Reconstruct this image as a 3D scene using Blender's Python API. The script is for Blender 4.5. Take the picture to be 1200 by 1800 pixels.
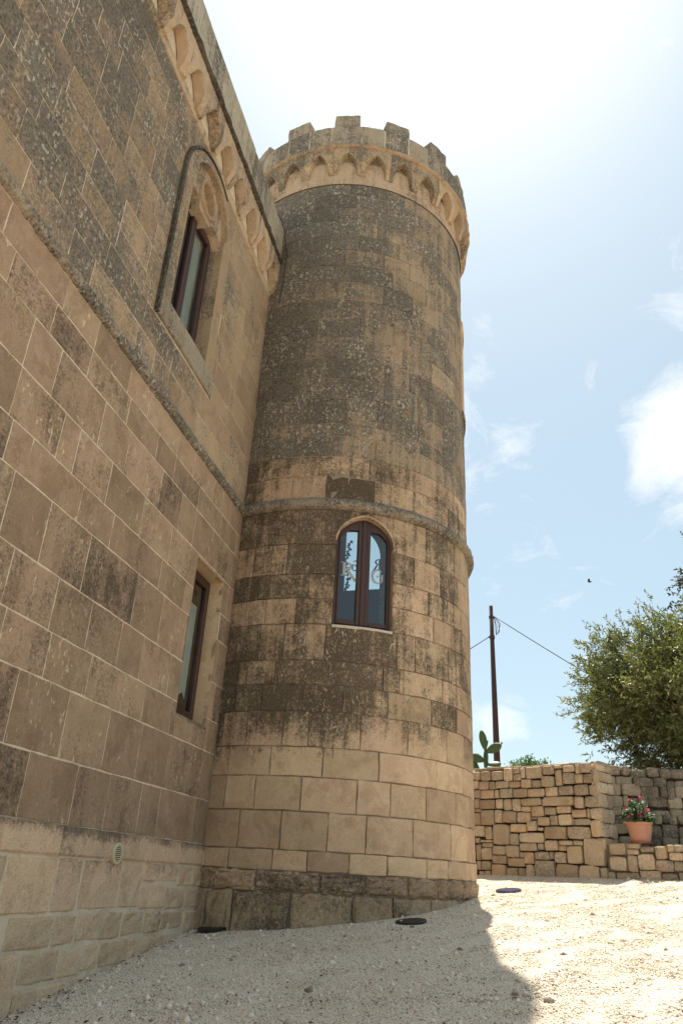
import bpy, bmesh, math, random
import numpy as np
from mathutils import Vector, Matrix, Quaternion
R_ = math.radians
for o in list(bpy.data.objects): bpy.data.objects.remove(o)
SC = bpy.context.scene
COL = SC.collection

# ------------------------------------------------------------------ camera, sky, sun, exposure
cam_d = bpy.data.cameras.new('camera'); cam = bpy.data.objects.new('camera', cam_d); COL.objects.link(cam)
CR = Vector((0.97856895, 0.19996088, 0.04917778)); CU = Vector((0.04426567, -0.43750928, 0.8981237)); CF = Vector((-0.20110534, 0.87669908, 0.4369844))
cam.matrix_world = Matrix(((CR.x, CU.x, -CF.x, 0), (CR.y, CU.y, -CF.y, 0), (CR.z, CU.z, -CF.z, 0), (0, 0, 0, 1)))
cam_d.sensor_fit = 'HORIZONTAL'; cam_d.sensor_width = 36; cam_d.lens = 1323.76 / 1200 * 36
cam_d.clip_start = 0.05; cam_d.clip_end = 3000
SC.camera = cam
SUN_EL, SUN_AZ = R_(66.8), R_(-4.5)                # azimuth from +Y, positive towards +X
SUN_DIR = Vector((math.sin(SUN_AZ) * math.cos(SUN_EL), math.cos(SUN_AZ) * math.cos(SUN_EL), math.sin(SUN_EL)))
sun_d = bpy.data.lights.new('sun', 'SUN'); sun_d.energy = 3.8; sun_d.angle = R_(0.55); sun_d.color = (1, .93, .82)
sun = bpy.data.objects.new('sun', sun_d); COL.objects.link(sun)
sun.rotation_mode = 'QUATERNION'; sun.rotation_quaternion = SUN_DIR.to_track_quat('Z', 'Y')
SC.view_settings.view_transform = 'Standard'; SC.view_settings.look = 'None'
SC.view_settings.exposure = 0.98; SC.view_settings.gamma = 1; SC.view_settings.use_curve_mapping = False
SKY_STRENGTH = 0.098

class NT:
    """small helper for building node trees"""
    def __init__(s, tree): s.t = tree; s.n = tree.nodes; s.l = tree.links
    def new(s, typ, **kw):
        nd = s.n.new(typ)
        for k, v in kw.items(): setattr(nd, k, v)
        return nd
    def put(s, sock, v):
        if isinstance(v, bpy.types.NodeSocket): s.l.new(v, sock)
        elif v is not None:
            try: sock.default_value = v
            except Exception: sock.default_value = (*v, 1) if len(v) == 3 else v
    def math(s, op, a, b=None, c=None, clamp=False):
        nd = s.new('ShaderNodeMath', operation=op, use_clamp=clamp)
        for i, v in enumerate((a, b, c)):
            if v is not None: s.put(nd.inputs[i], v)
        return nd.outputs[0]
    def add(s, a, b): return s.math('ADD', a, b)
    def mul(s, a, b): return s.math('MULTIPLY', a, b)
    def vmath(s, op, a, b=None):
        nd = s.new('ShaderNodeVectorMath', operation=op); s.put(nd.inputs[0], a)
        if b is not None: s.put(nd.inputs[1], b)
        return nd
    def noise(s, vec, scale, detail=4, rough=.55, dist=0):
        nd = s.new('ShaderNodeTexNoise'); s.put(nd.inputs['Vector'], vec)
        nd.inputs['Scale'].default_value = scale; nd.inputs['Detail'].default_value = detail
        nd.inputs['Roughness'].default_value = rough; nd.inputs['Distortion'].default_value = dist
        return nd.outputs['Fac']
    def voro(s, vec, scale, feat='F1', out='Distance'):
        nd = s.new('ShaderNodeTexVoronoi', feature=feat); s.put(nd.inputs['Vector'], vec); nd.inputs['Scale'].default_value = scale
        return nd.outputs[out]
    def ramp(s, v, lo, hi, a=0., b=1., smooth=True):
        nd = s.new('ShaderNodeMapRange', interpolation_type='SMOOTHSTEP' if smooth else 'LINEAR')
        s.put(nd.inputs['Value'], v)
        for k, x in (('From Min', lo), ('From Max', hi), ('To Min', a), ('To Max', b)): s.put(nd.inputs[k], x)
        return nd.outputs[0]
    def mix(s, f, a, b, mode='MIX'):
        nd = s.new('ShaderNodeMix', data_type='RGBA', blend_type=mode); s.put(nd.inputs[0], f)
        for i, v in ((6, a), (7, b)): s.put(nd.inputs[i], (*v, 1) if isinstance(v, tuple) and len(v) == 3 else v)
        return nd.outputs[2]
    def pos(s): return s.new('ShaderNodeNewGeometry').outputs['Position']
    def sep(s, v):
        nd = s.new('ShaderNodeSeparateXYZ'); s.put(nd.inputs[0], v); return nd.outputs
    def scaled(s, v, k): return s.vmath('MULTIPLY', v, k).outputs[0]

# world: Nishita sky with a few thin clouds
W = bpy.data.worlds.new('World'); SC.world = W; W.use_nodes = True
t = NT(W.node_tree); t.n.clear()
sky = t.new('ShaderNodeTexSky', sky_type='NISHITA', sun_disc=False, sun_elevation=SUN_EL, sun_rotation=SUN_AZ,
            altitude=50, air_density=1.0, dust_density=1.25, ozone_density=1.0)
tc = t.new('ShaderNodeTexCoord').outputs['Generated']
dirv = t.vmath('NORMALIZE', tc).outputs[0]
nz = t.noise(dirv, 5.5, 9, .62, .4)
zc = t.sep(dirv)[2]
acc = t.ramp(t.noise(dirv, 1.7, 3, .5), .48, .75, 0, .22)        # scattered clouds over the whole sky
for d, rad, k in [((.204, .844, .497), .085, .55), ((.235, .846, .48), .11, .62), ((.225, .822, .527), .07, .45), ((-.008, .799, .601), .045, .45), ((-.005, .769, .64), .04, .38),
                  ((.021, .855, .518), .045, .24), ((-.025, .874, .485), .04, .30), ((-.027, .98, .199), .08, .5), ((.012, .981, .192), .05, .36), ((.225, .752, .62), .07, .3)]:
    dist = t.vmath('DISTANCE', dirv, tuple(Vector(d).normalized())).outputs['Value']
    acc = t.add(acc, t.ramp(dist, 0, rad, k, 0))
wisp = t.noise(t.vmath('ADD', t.scaled(dirv, (1., 1., 1.4)), (.3, .1, .2)).outputs[0], 9., 10, .68, .9)
cl = t.ramp(t.add(t.add(acc, t.mul(t.add(nz, -.5), 1.3)), t.mul(t.add(wisp, -.5), 2.0)), .30, 1.05, 0, .9, smooth=False)
cl = t.mul(cl, t.ramp(zc, 0.0, .08))
skyc = sky.outputs[0]
hz = t.mix(t.ramp(zc, .0, .5, .55, .50), skyc, (3.2, 4.05, 3.75))        # summer haze whitens the blue
col = t.mix(cl, hz, (6.2, 6.2, 6.2))
bg = t.new('ShaderNodeBackground'); t.put(bg.inputs['Color'], col); bg.inputs['Strength'].default_value = SKY_STRENGTH
out = t.new('ShaderNodeOutputWorld'); t.l.new(bg.outputs[0], out.inputs[0])

# ------------------------------------------------------------------ materials
def mat_base(name):
    m = bpy.data.materials.new(name); m.use_nodes = True
    t = NT(m.node_tree); t.n.clear()
    o = t.new('ShaderNodeOutputMaterial'); b = t.new('ShaderNodeBsdfPrincipled'); t.l.new(b.outputs[0], o.inputs[0])
    return m, t, b
def simple(name, col, rough=.6, metal=0., var=.12, scale=8., bump=.0, spec=.5):
    m, t, b = mat_base(name)
    p = t.pos(); n = t.noise(p, scale, 5)
    c = t.mix(n, tuple(x * (1 - var) for x in col), tuple(min(1, x * (1 + var)) for x in col))
    t.put(b.inputs['Base Color'], c); b.inputs['Roughness'].default_value = rough; b.inputs['Metallic'].default_value = metal
    b.inputs['Specular IOR Level'].default_value = spec
    if bump:
        bp = t.new('ShaderNodeBump'); bp.inputs['Strength'].default_value = bump; bp.inputs['Distance'].default_value = .01
        t.put(bp.inputs['Height'], t.noise(p, scale * 6, 4)); t.l.new(bp.outputs[0], b.inputs['Normal'])
    return m
def stone(name, c0, c1, dirt=(.12, .085, .055), zone=None, pale=.3, dark=.3, grey=0., var=.25, streak=.0, bump=.5, pit=0., rough=.9, splash=0., pscale=34., flowz=1.):
    """weathered limestone. zone(t, x, y, z) -> socket 0..1 for how far grime has taken hold"""
    m, t, b = mat_base(name)
    p = t.pos(); x, y, z = t.sep(p)
    rnd = t.new('ShaderNodeObjectInfo').outputs['Random']
    off = t.new('ShaderNodeCombineXYZ'); t.put(off.inputs[0], t.mul(rnd, 37.)); t.put(off.inputs[1], t.mul(rnd, 11.))
    pb = t.vmath('ADD', p, off.outputs[0]).outputs[0]                 # a different grain on every block
    nb = t.noise(p, 1.1, 5, .6, .3); nm = t.noise(pb, 7., 7, .62); nf = t.noise(p, 60., 5, .7); ng = t.noise(pb, 190., 3, .7)
    n2 = t.noise(p, 2.7, 5, .6); fine = t.noise(p, 30., 7, .78)
    f = t.math('MULTIPLY_ADD', t.add(nm, -.5), 1.3, t.add(t.mul(t.add(n2, -.5), 1.2), t.add(t.mul(rnd, .5), .25)), clamp=True)
    c = t.mix(f, c0, c1)
    zsock = zone(t, x, y, z) if zone else 0.5
    lvl = t.add(zsock, t.mul(t.add(nb, -.5), 1.5))
    lvl = t.add(lvl, t.mul(t.add(rnd, -.5), .50))
    if streak:
        st = t.noise(t.scaled(p, (7., 7., .35)), 1.6, 4, .6)
        lvl = t.add(lvl, t.mul(t.add(st, -.5), streak))
    lvl = t.add(lvl, t.mul(t.add(nm, -.5), .9))
    D = t.ramp(t.add(lvl, t.mul(t.add(fine, -.5), 1.5)), .22, .82)
    c = t.mix(t.ramp(t.add(t.noise(pb, 3.1, 6, .66, .6), t.mul(t.add(fine, -.5), .25)), .52, .60, 0., .42), c, t.mix(1., c, (.66, .63, .60), 'MULTIPLY'))   # damp patches
    c = t.mix(t.ramp(t.noise(pb, 5.3, 6, .7, .5), .55, .66, 0., .45), c, t.mix(1., c, (1.28, 1.27, 1.25), 'MULTIPLY'))                               # rubbed, paler skin
    c = t.mix(t.ramp(t.noise(p, 75., 3, .6), .62, .68, 0., .55), c, t.mix(1., c, (.45, .42, .40), 'MULTIPLY'))                                        # pores
    c = t.mix(t.mul(D, .94), c, dirt)
    if grey: c = t.mix(t.mul(t.ramp(lvl, .2, .8), grey), c, (.27, .25, .215))
    if dark:
        k = t.math('MULTIPLY', t.ramp(t.noise(p, pscale * 1.5, 4, .65), .52, .60), t.ramp(lvl, .1, .7, .12, 1.))
        c = t.mix(t.mul(k, dark), c, (.035, .028, .022))
    if pale:
        k = t.math('MULTIPLY', t.ramp(t.noise(t.scaled(p, (1., 1., .75)), pscale, 3, .55), .555, .625), t.ramp(lvl, .1, .7, .10, 1.))
        k = t.mul(k, t.ramp(t.noise(p, 2.6, 3), .38, .6, .15, 1.))
        c = t.mix(t.mul(k, pale), c, (.47, .42, .34))
    if splash:                                                        # pale chipped runs
        k = t.math('MULTIPLY', t.ramp(t.noise(t.scaled(pb, (1., 1., .45)), 21., 3, .6, .8), .60, .66), t.ramp(t.noise(pb, 2.2, 3), .49, .60))
        c = t.mix(t.mul(k, splash), c, (.56, .46, .33))
    c = t.mix(t.ramp(nf, .3, .75, 0., .30), c, t.mix(1., c, (.55, .52, .5), 'MULTIPLY'))
    hv = t.new('ShaderNodeHueSaturation'); t.put(hv.inputs['Color'], c)
    t.put(hv.inputs['Value'], t.math('MULTIPLY_ADD', t.math('FRACT', t.mul(rnd, 7.31)), var, 1 - var * .5))
    t.put(hv.inputs['Hue'], t.math('MULTIPLY_ADD', t.math('FRACT', t.mul(rnd, 13.7)), .009, .4955))
    t.l.new(hv.outputs[0], b.inputs['Base Color'])
    b.inputs['Roughness'].default_value = rough; b.inputs['Specular IOR Level'].default_value = .2
    h = t.add(t.mul(nm, .9), t.add(t.mul(nf, .5), t.mul(ng, .25)))
    if pit:
        h = t.add(h, t.mul(t.ramp(t.voro(p, 46.), .0, .32), pit))
        h = t.add(h, t.mul(t.noise(p, 18., 4, .7), pit * 1.6))
    bp = t.new('ShaderNodeBump'); bp.inputs['Strength'].default_value = bump; bp.inputs['Distance'].default_value = .012
    t.put(bp.inputs['Height'], h); t.l.new(bp.outputs[0], b.inputs['Normal'])
    return m
M = {}
def z_tower(t, x, y, z):
    low = t.ramp(z, .75, 1.8, -.45, .60)
    side = t.ramp(x, -2.1, -.7, .12, -.20)
    up = t.ramp(z, 4.2, 6.0, .0, .05)
    drip = t.ramp(z, 3.7, 4.3, 0., .12); drip = t.mul(drip, t.ramp(z, 4.32, 4.36, 1., 0.))
    facade_side = t.mul(t.ramp(x, -2.9, -2.3, .25, 0.), t.ramp(z, 5.0, 7.5))           # darker towards the facade, higher up
    return t.add(t.add(t.add(low, side), up), t.add(drip, facade_side))
M['tower'] = stone('tower_limestone', (.47, .325, .208), (.62, .46, .31), (.10, .074, .049), z_tower, pale=.42, dark=.55, streak=.9, bump=.65, pit=.35, splash=.8, pscale=48., var=.32)
M['tower_high'] = stone('tower_weathered_limestone', (.33, .245, .16), (.43, .33, .225), (.10, .079, .057), z_tower, pale=.8, dark=.7, grey=.35, streak=1.1, bump=.75, pit=.5, pscale=27)
M['tower_base'] = stone('tower_rough_base_stone', (.44, .315, .205), (.58, .44, .305), (.15, .112, .078), lambda t, x, y, z: t.ramp(z, -.5, .2, .38, .25), pale=.4, dark=.5, bump=1.0, pit=1.3)
def z_wall(t, x, y, z):
    return t.add(t.ramp(y, 3., 8., .40, .22), t.ramp(z, 3.9, 4.25, 0., -.55))
M['wall'] = stone('facade_limestone', (.305, .208, .135), (.455, .325, .22), (.125, .09, .062), z_wall, pale=.3, dark=.5, streak=.6, bump=.8, pit=.5, splash=.95, var=.34)
def z_high(t, x, y, z):
    return t.add(t.ramp(y, 4., 8.2, .62, .05), t.ramp(z, 4.4, 5.6, -.15, .10))
M['wall_high'] = stone('facade_lichened_limestone', (.34, .24, .152), (.43, .315, .205), (.125, .10, .07), z_high, pale=.95, dark=.6, grey=.3, streak=.6, bump=.65, pit=.35, pscale=24)
M['plinth'] = stone('plinth_limestone', (.60, .43, .285), (.74, .56, .39), (.18, .135, .096), lambda t, x, y, z: t.add(t.ramp(z, -.2, .05, .0, .28), t.ramp(z, .13, .26, 0., .55)), pale=.35, dark=.45, bump=.9, pit=.8)
M['clean'] = stone('carved_limestone', (.50, .35, .215), (.60, .445, .29), (.20, .14, .09), lambda t, x, y, z: .22, pale=.2, dark=.3, bump=.4, pit=.15, streak=.6)
M['fascia'] = stone('cornice_limestone', (.43, .31, .195), (.53, .40, .26), (.125, .098, .066), lambda t, x, y, z: t.ramp(x, -2.6, -.6, .55, .28), pale=.6, dark=.6, grey=.2, bump=.6, pit=.3, streak=.6)
M['lichen'] = stone('black_lichened_stone', (.32, .265, .195), (.44, .37, .28), (.085, .072, .056), lambda t, x, y, z: .42, pale=.9, dark=.8, grey=.4, bump=.9, pit=.6, pscale=26, streak=.8)
M['hood'] = stone('black_edge_stone', (.09, .075, .055), (.14, .115, .085), (.035, .03, .024), lambda t, x, y, z: .6, pale=.3, dark=.6, bump=.7)
M['mortar_wall'] = stone('pale_mortar', (.66, .54, .39), (.76, .65, .50), (.45, .36, .25), lambda t, x, y, z: .06, pale=.1, dark=.15, bump=.5)
M['mortar_tower'] = stone('grey_mortar', (.24, .205, .16), (.44, .35, .24), (.10, .083, .064), lambda t, x, y, z: .28, pale=.3, dark=.3, bump=.8)
M['cement'] = stone('grey_cement', (.40, .36, .29), (.50, .45, .37), (.25, .22, .18), lambda t, x, y, z: .15, pale=.2, dark=.2, bump=.7)
M['dry'] = stone('dry_stone', (.56, .385, .225), (.68, .57, .43), (.31, .26, .20), lambda t, x, y, z: .24, pale=.3, dark=.45, bump=.9, pit=.7, var=.45)
M['parapet'] = stone('streaked_parapet_stone', (.36, .31, .235), (.50, .44, .345), (.10, .086, .066), lambda t, x, y, z: .36, pale=.7, dark=.7, grey=.3, bump=.9, pit=.6, pscale=22, streak=1.6)
M['cornice'] = stone('stained_cornice_stone', (.45, .33, .215), (.56, .43, .30), (.16, .12, .08), lambda t, x, y, z: t.ramp(y, 3.5, 7., .42, .2), pale=.3, dark=.5, bump=.5, pit=.3, streak=1.2)
M['rubble'] = stone('rubble_stone', (.34, .265, .185), (.46, .38, .28), (.12, .10, .08), lambda t, x, y, z: .4, pale=.3, dark=.4, bump=.9, pit=.7, var=.5)
M['soil'] = simple('soil_and_gap_shade', (.05, .038, .028), .95, var=.4, scale=20, bump=.8)
M['wood'] = simple('brown_window_frame', (.052, .022, .016), .45, var=.3, scale=9)
M['black'] = simple('black_plastic', (.012, .012, .013), .4, var=.1)
M['bluelens'] = simple('dark_blue_lens', (.012, .014, .07), .35, var=.1, spec=.4)
M['cream'] = simple('cream_plastic', (.55, .49, .33), .5, var=.08)
M['slot'] = simple('dark_slot', (.02, .02, .018), .8)
M['room'] = simple('unlit_room_walls', (.035, .036, .042), .9)  # near-black colour stands for the unlit interiors
M['curtain'] = simple('pale_curtain_and_reflection', (.62, .66, .62), .8, var=.06, scale=2)  # also colours the painted sky reflection in the lower window
M['terracotta'] = simple('terracotta', (.47, .235, .155), .8, var=.28, scale=9, bump=.25)
M['terracotta_dark'] = simple('terracotta_saucer', (.36, .12, .07), .7, var=.1)
M['rust'] = simple('rusty_pole', (.055, .022, .018), .7, var=.3, scale=12)
M['wire'] = simple('black_wire', (.015, .015, .016), .6)
M['letter'] = simple('frosted_letter', (.32, .34, .34), .7, var=.05)
M['letter_back'] = simple('white_letter', (.75, .74, .68), .6, var=.04)
M['marble'] = simple('white_sill', (.55, .49, .42), .7, var=.25, scale=30, bump=.3)
M['bark'] = simple('olive_bark', (.10, .085, .065), .95, var=.35, scale=14, bump=1.)
M['debris'] = simple('dry_leaf', (.06, .035, .02), .8, var=.4)
M['bird'] = simple('bird_feathers', (.02, .02, .022), .7)
M['roof'] = simple('roof_render', (.45, .40, .33), .9, var=.2)
def leaf(name, a, b_, trans=.25, rough=.5):
    m = bpy.data.materials.new(name); m.use_nodes = True; t = NT(m.node_tree); t.n.clear()
    g = t.new('ShaderNodeNewGeometry'); r = g.outputs['Random Per Island']
    c = t.mix(r, a, b_)
    c = t.mix(t.ramp(t.noise(g.outputs['Position'], 1.6, 3), .35, .65), c, t.mix(1., c, (.75, .8, .7), 'MULTIPLY'))
    p = t.new('ShaderNodeBsdfPrincipled'); t.put(p.inputs['Base Color'], c); p.inputs['Roughness'].default_value = rough
    tr = t.new('ShaderNodeBsdfTranslucent'); t.put(tr.inputs[0], t.mix(1., c, (1.1, 1.2, .6), 'MULTIPLY'))
    mx = t.new('ShaderNodeMixShader'); mx.inputs[0].default_value = trans
    t.l.new(p.outputs[0], mx.inputs[1]); t.l.new(tr.outputs[0], mx.inputs[2])
    o = t.new('ShaderNodeOutputMaterial'); t.l.new(mx.outputs[0], o.inputs[0]); return m
M['olive'] = leaf('olive_leaf', (.115, .13, .042), (.34, .335, .16), .38, .42)
M['oak'] = leaf('dark_leaf', (.02, .03, .012), (.045, .06, .02), .15)
M['shrub'] = leaf('bright_shrub_leaf', (.07, .15, .02), (.13, .23, .04), .3)
M['geranium'] = leaf('geranium_leaf', (.035, .085, .018), (.08, .15, .035), .3)
M['petal'] = leaf('pink_petal', (.62, .05, .20), (.80, .12, .32), .3)
M['cactus'] = leaf('cactus_skin', (.075, .125, .045), (.11, .165, .06), .0, .5)
M['cactus_fruit'] = simple('cactus_fruit', (.45, .12, .05), .5)
def glass(name, ior, tint):
    m = bpy.data.materials.new(name); m.use_nodes = True; t = NT(m.node_tree); t.n.clear()
    fr = t.new('ShaderNodeFresnel'); fr.inputs[0].default_value = ior
    g = t.new('ShaderNodeBsdfGlossy'); g.inputs['Roughness'].default_value = .015; g.inputs['Color'].default_value = (1, 1, 1, 1)
    tr = t.new('ShaderNodeBsdfTransparent'); tr.inputs[0].default_value = (*tint, 1)
    mx = t.new('ShaderNodeMixShader'); t.l.new(fr.outputs[0], mx.inputs[0]); t.l.new(tr.outputs[0], mx.inputs[1]); t.l.new(g.outputs[0], mx.inputs[2])
    o = t.new('ShaderNodeOutputMaterial'); t.l.new(mx.outputs[0], o.inputs[0]); return m
M['glass'] = glass('window_glass', 1.9, (.82, .9, .9))
def gravel_mat(name, sheet):
    m, t, b = mat_base(name); p = t.pos(); g = t.new('ShaderNodeNewGeometry')
    big = t.noise(p, .7, 4)
    if sheet:
        v = t.new('ShaderNodeTexVoronoi'); t.put(v.inputs['Vector'], p); v.inputs['Scale'].default_value = 95.
        r = t.sep(v.outputs['Color'])[0]; dist = v.outputs['Distance']
        v2 = t.new('ShaderNodeTexVoronoi'); t.put(v2.inputs['Vector'], p); v2.inputs['Scale'].default_value = 38.
    else: r = g.outputs['Random Per Island']
    c = t.mix(r, (.80, .675, .53), (.96, .865, .74))
    c = t.mix(t.ramp(r, .90, .93), c, (.30, .25, .20)); c = t.mix(t.ramp(r, .0, .05, 1, 0), c, (.40, .30, .21))
    c = t.mix(t.ramp(big, .35, .65, 0, .35), c, t.mix(1., c, (.86, .82, .78), 'MULTIPLY'))
    if sheet: c = t.mix(t.ramp(dist, .30, .75), c, t.mix(1., c, (.74, .70, .64), 'MULTIPLY'))  # shade in the crevices between pebbles, put into the colour
    t.put(b.inputs['Base Color'], c); b.inputs['Roughness'].default_value = .9; b.inputs['Specular IOR Level'].default_value = .2
    bp = t.new('ShaderNodeBump'); bp.inputs['Strength'].default_value = .6 if sheet else .2; bp.inputs['Distance'].default_value = .008
    if sheet: t.put(bp.inputs['Height'], t.add(t.ramp(dist, .0, .7, 1, 0), t.mul(t.ramp(v2.outputs['Distance'], 0, .7, 1, 0), 1.2)))
    else: t.put(bp.inputs['Height'], t.noise(p, 300., 2))
    t.l.new(bp.outputs[0], b.inputs['Normal']); return m
M['ground'] = gravel_mat('gravel_ground', True); M['pebble'] = gravel_mat('gravel_pebble', False)
M['earth'] = simple('dry_earth', (.30, .22, .14), .95, var=.3, scale=3, bump=.6)

# ------------------------------------------------------------------ mesh helpers
RNG = random.Random(7)
def link(name, me, mat, parent=None, smooth=False):
    o = bpy.data.objects.new(name, me); COL.objects.link(o)
    if mat: me.materials.append(mat)
    if parent is not None: o.parent = parent
    if smooth: me.polygons.foreach_set('use_smooth', [True] * len(me.polygons))
    return o
class MB:
    def __init__(s): s.v = []; s.f = []
    def quadstrip(s, a, b, close=False):
        n = len(a)
        for i in range(n if close else n - 1): s.f.append((a[i], a[(i + 1) % n], b[(i + 1) % n], b[i]))
    def pts(s, ps):
        k = len(s.v); s.v.extend([tuple(p) for p in ps]); return list(range(k, k + len(ps)))
    def box(s, x0, y0, z0, x1, y1, z1, mp=None):
        c = [(x0, y0, z0), (x1, y0, z0), (x1, y1, z0), (x0, y1, z0), (x0, y0, z1), (x1, y0, z1), (x1, y1, z1), (x0, y1, z1)]
        i = s.pts([mp(*q) if mp else q for q in c])
        for f in ((0, 3, 2, 1), (4, 5, 6, 7), (0, 1, 5, 4), (1, 2, 6, 5), (2, 3, 7, 6), (3, 0, 4, 7)): s.f.append(tuple(i[k] for k in f))
    def tube(s, path, rad, n=8, cap=True):
        path = [Vector(p) for p in path]; rings = []
        for i, p in enumerate(path):
            d = (path[min(i + 1, len(path) - 1)] - path[max(i - 1, 0)]).normalized()
            a = d.cross(Vector((0, 0, 1)) if abs(d.z) < .9 else Vector((1, 0, 0))).normalized(); b = d.cross(a)
            r = rad[i] if isinstance(rad, (list, tuple)) else rad
            rings.append(s.pts([p + (a * math.cos(2 * math.pi * k / n) + b * math.sin(2 * math.pi * k / n)) * r for k in range(n)]))
        for a, b in zip(rings, rings[1:]): s.quadstrip(a, b, True)
        if cap: s.f.append(tuple(rings[0][::-1])); s.f.append(tuple(rings[-1]))
    def lathe(s, prof, n=32, c=(0, 0, 0)):
        rings = [s.pts([(c[0] + r * math.cos(2 * math.pi * k / n), c[1] + r * math.sin(2 * math.pi * k / n), c[2] + z) for k in range(n)]) for r, z in prof]
        for a, b in zip(rings, rings[1:]): s.quadstrip(a, b, True)
        s.f.append(tuple(rings[0][::-1])); s.f.append(tuple(rings[-1]))
    def strip(s, us, lo, hi, d0, d1, mp, bev=0., amp=0., jit=0., rng=RNG, mids=1):
        """solid between curves lo(u)..hi(u); front at d1 with softened arrises, back at d0"""
        L = lo if callable(lo) else (lambda u: lo); H = hi if callable(hi) else (lambda u: hi)
        w = us[-1] - us[0]
        cols = [(us[0], 0)]
        if bev: cols.append((us[0] + min(bev[0] if isinstance(bev, tuple) else bev, w * .3), 1))
        cols += [(u, 1) for u in us[1:-1]]
        if bev: cols.append((us[-1] - min(bev[0] if isinstance(bev, tuple) else bev, w * .3), 1))
        cols.append((us[-1], 0))
        bz = bev[1] if isinstance(bev, tuple) else bev
        grid = []
        for u, inn in cols:
            l, h = L(u), H(u); hh = h - l
            b = min(bz, hh * .3) if bz else 0
            zs = [(l, 0)] + ([(l + b, 1)] if bz else []) + [(l + hh * (k + 1) / (mids + 1), 1) for k in range(mids)] + ([(h - b, 1)] if bz else []) + [(h, 0)]
            row = []
            for z, iz in zs:
                inner = inn and iz
                d = d1 + (rng.uniform(-amp, amp) if inner and amp else 0) - (0 if inner or not bz else bz * .8 * (1 if (inn or iz) else 1.5))
                du = rng.uniform(-jit, jit) if jit and not inner else 0; dz = rng.uniform(-jit, jit) if jit and not inner else 0
                row.append(mp(u + (du if inn == 0 else 0) * (1 / 2.08 if mp is TW else 1), z + (dz if iz == 0 else 0), d))
            grid.append(s.pts(row))
        for a, b in zip(grid, grid[1:]): s.quadstrip(a, b)
        nz = len(grid[0])
        loop = [grid[0][j] for j in range(nz)] + [grid[i][nz - 1] for i in range(1, len(grid))] + [grid[-1][j] for j in range(nz - 2, -1, -1)] + [grid[i][0] for i in range(len(grid) - 2, 0, -1)]
        uv = [(cols[0][0], j) for j in range(nz)]
        back = []
        zsel = lambda u, j: (L(u) + (H(u) - L(u)) * j / (nz - 1))
        back += [mp(cols[0][0], zsel(cols[0][0], j), d0) for j in range(nz)]
        back += [mp(cols[i][0], H(cols[i][0]), d0) for i in range(1, len(grid))]
        back += [mp(cols[-1][0], zsel(cols[-1][0], j), d0) for j in range(nz - 2, -1, -1)]
        back += [mp(cols[i][0], L(cols[i][0]), d0) for i in range(len(grid) - 2, 0, -1)]
        bi = s.pts(back); s.quadstrip(bi, loop, True)
    def build(s, name, mat, parent=None, smooth=False, fix=True):
        me = bpy.data.meshes.new(name); me.from_pydata(s.v, [], s.f); me.update()
        if fix:
            bm = bmesh.new(); bm.from_mesh(me); bmesh.ops.recalc_face_normals(bm, faces=bm.faces); bm.to_mesh(me); bm.free()
        return link(name, me, mat, parent, smooth)
def empty(name, loc=(0, 0, 0)):
    o = bpy.data.objects.new(name, None); COL.objects.link(o); o.location = loc; o.empty_display_size = .2; return o
def tag(o, label=None, cat=None, group=None, kind=None):
    for k, v in (('label', label), ('category', cat), ('group', group), ('kind', kind)):
        if v: o[k] = v
    return o
def proj(p):
    p = Vector(p); d = p.dot(CF)
    return (600 + 1323.76 * p.dot(CR) / d, 900 - 1323.76 * p.dot(CU) / d) if d > .1 else (-9e9, 0)
def in_view(p, m=25):
    x, y = proj(p); return -m < x < 1200 + m and -m < y < 1800 + m
def lin(a, b, n): return [a + (b - a) * i / n for i in range(n + 1)]
def gothic(c, w, zs, za):
    """pointed arch height above centre c, half width w, springing zs, apex za"""
    h = za - zs; r = (w * w + h * h) / (2 * w)
    def f(u):
        x = min(abs(u - c), w); return zs + math.sqrt(max(r * r - (x + r - w) ** 2, 0))
    return f

# ------------------------------------------------------------------ ground
WA = 3.3385                                            # the facade stands on x = -WA
TCX, TCY, TR = -2.5292, 10.5563, 2.08                  # tower axis and radius
def sat(v, a, b, k=1.5):
    if v > b: return b + k * math.tanh((v - b) / k / 3) * .6
    if v < a: return a - k * math.tanh((a - v) / k / 3) * .6
    return v
def gz(x, y):
    und = .006 * math.sin(x * 2.3 + 1.1 * math.sin(y * 1.7)) * math.sin(y * 3.1 + x) + .003 * math.sin(x * 7.1 + y * 4.3) * math.sin(y * 6.7 - x * 2.) if -8 < x < 10 and -5 < y < 18 else 0
    return und - .94 + .115 * (sat(y, -2, 13) - 5.35) + .086 * (sat(x, -4, 2.2) + 3.35)
def axis(a, b, step, far):
    core = [a + step * i for i in range(int((b - a) / step) + 1)]
    ext = [2, 5, 10, 20, 40, 80, 160, 320, 600]
    return [a - e for e in reversed(ext) if e <= far] + core + [core[-1] + e for e in ext if e <= far]
gx, gy = axis(-6, 8, .16, 700), axis(-3, 16, .16, 700)
mb = MB(); nrng = np.random.default_rng(3)
rows = [mb.pts([(x, y, gz(x, y) + (nrng.normal() * .004 if abs(x) < 8 and -3 < y < 16 else 0)) for x in gx]) for y in gy]
for a, b in zip(rows, rows[1:]): mb.quadstrip(a, b)
tag(mb.build('ground', M['ground'], smooth=True, fix=False), 'pale gravel forecourt rising gently towards the tower', kind='structure')

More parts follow.
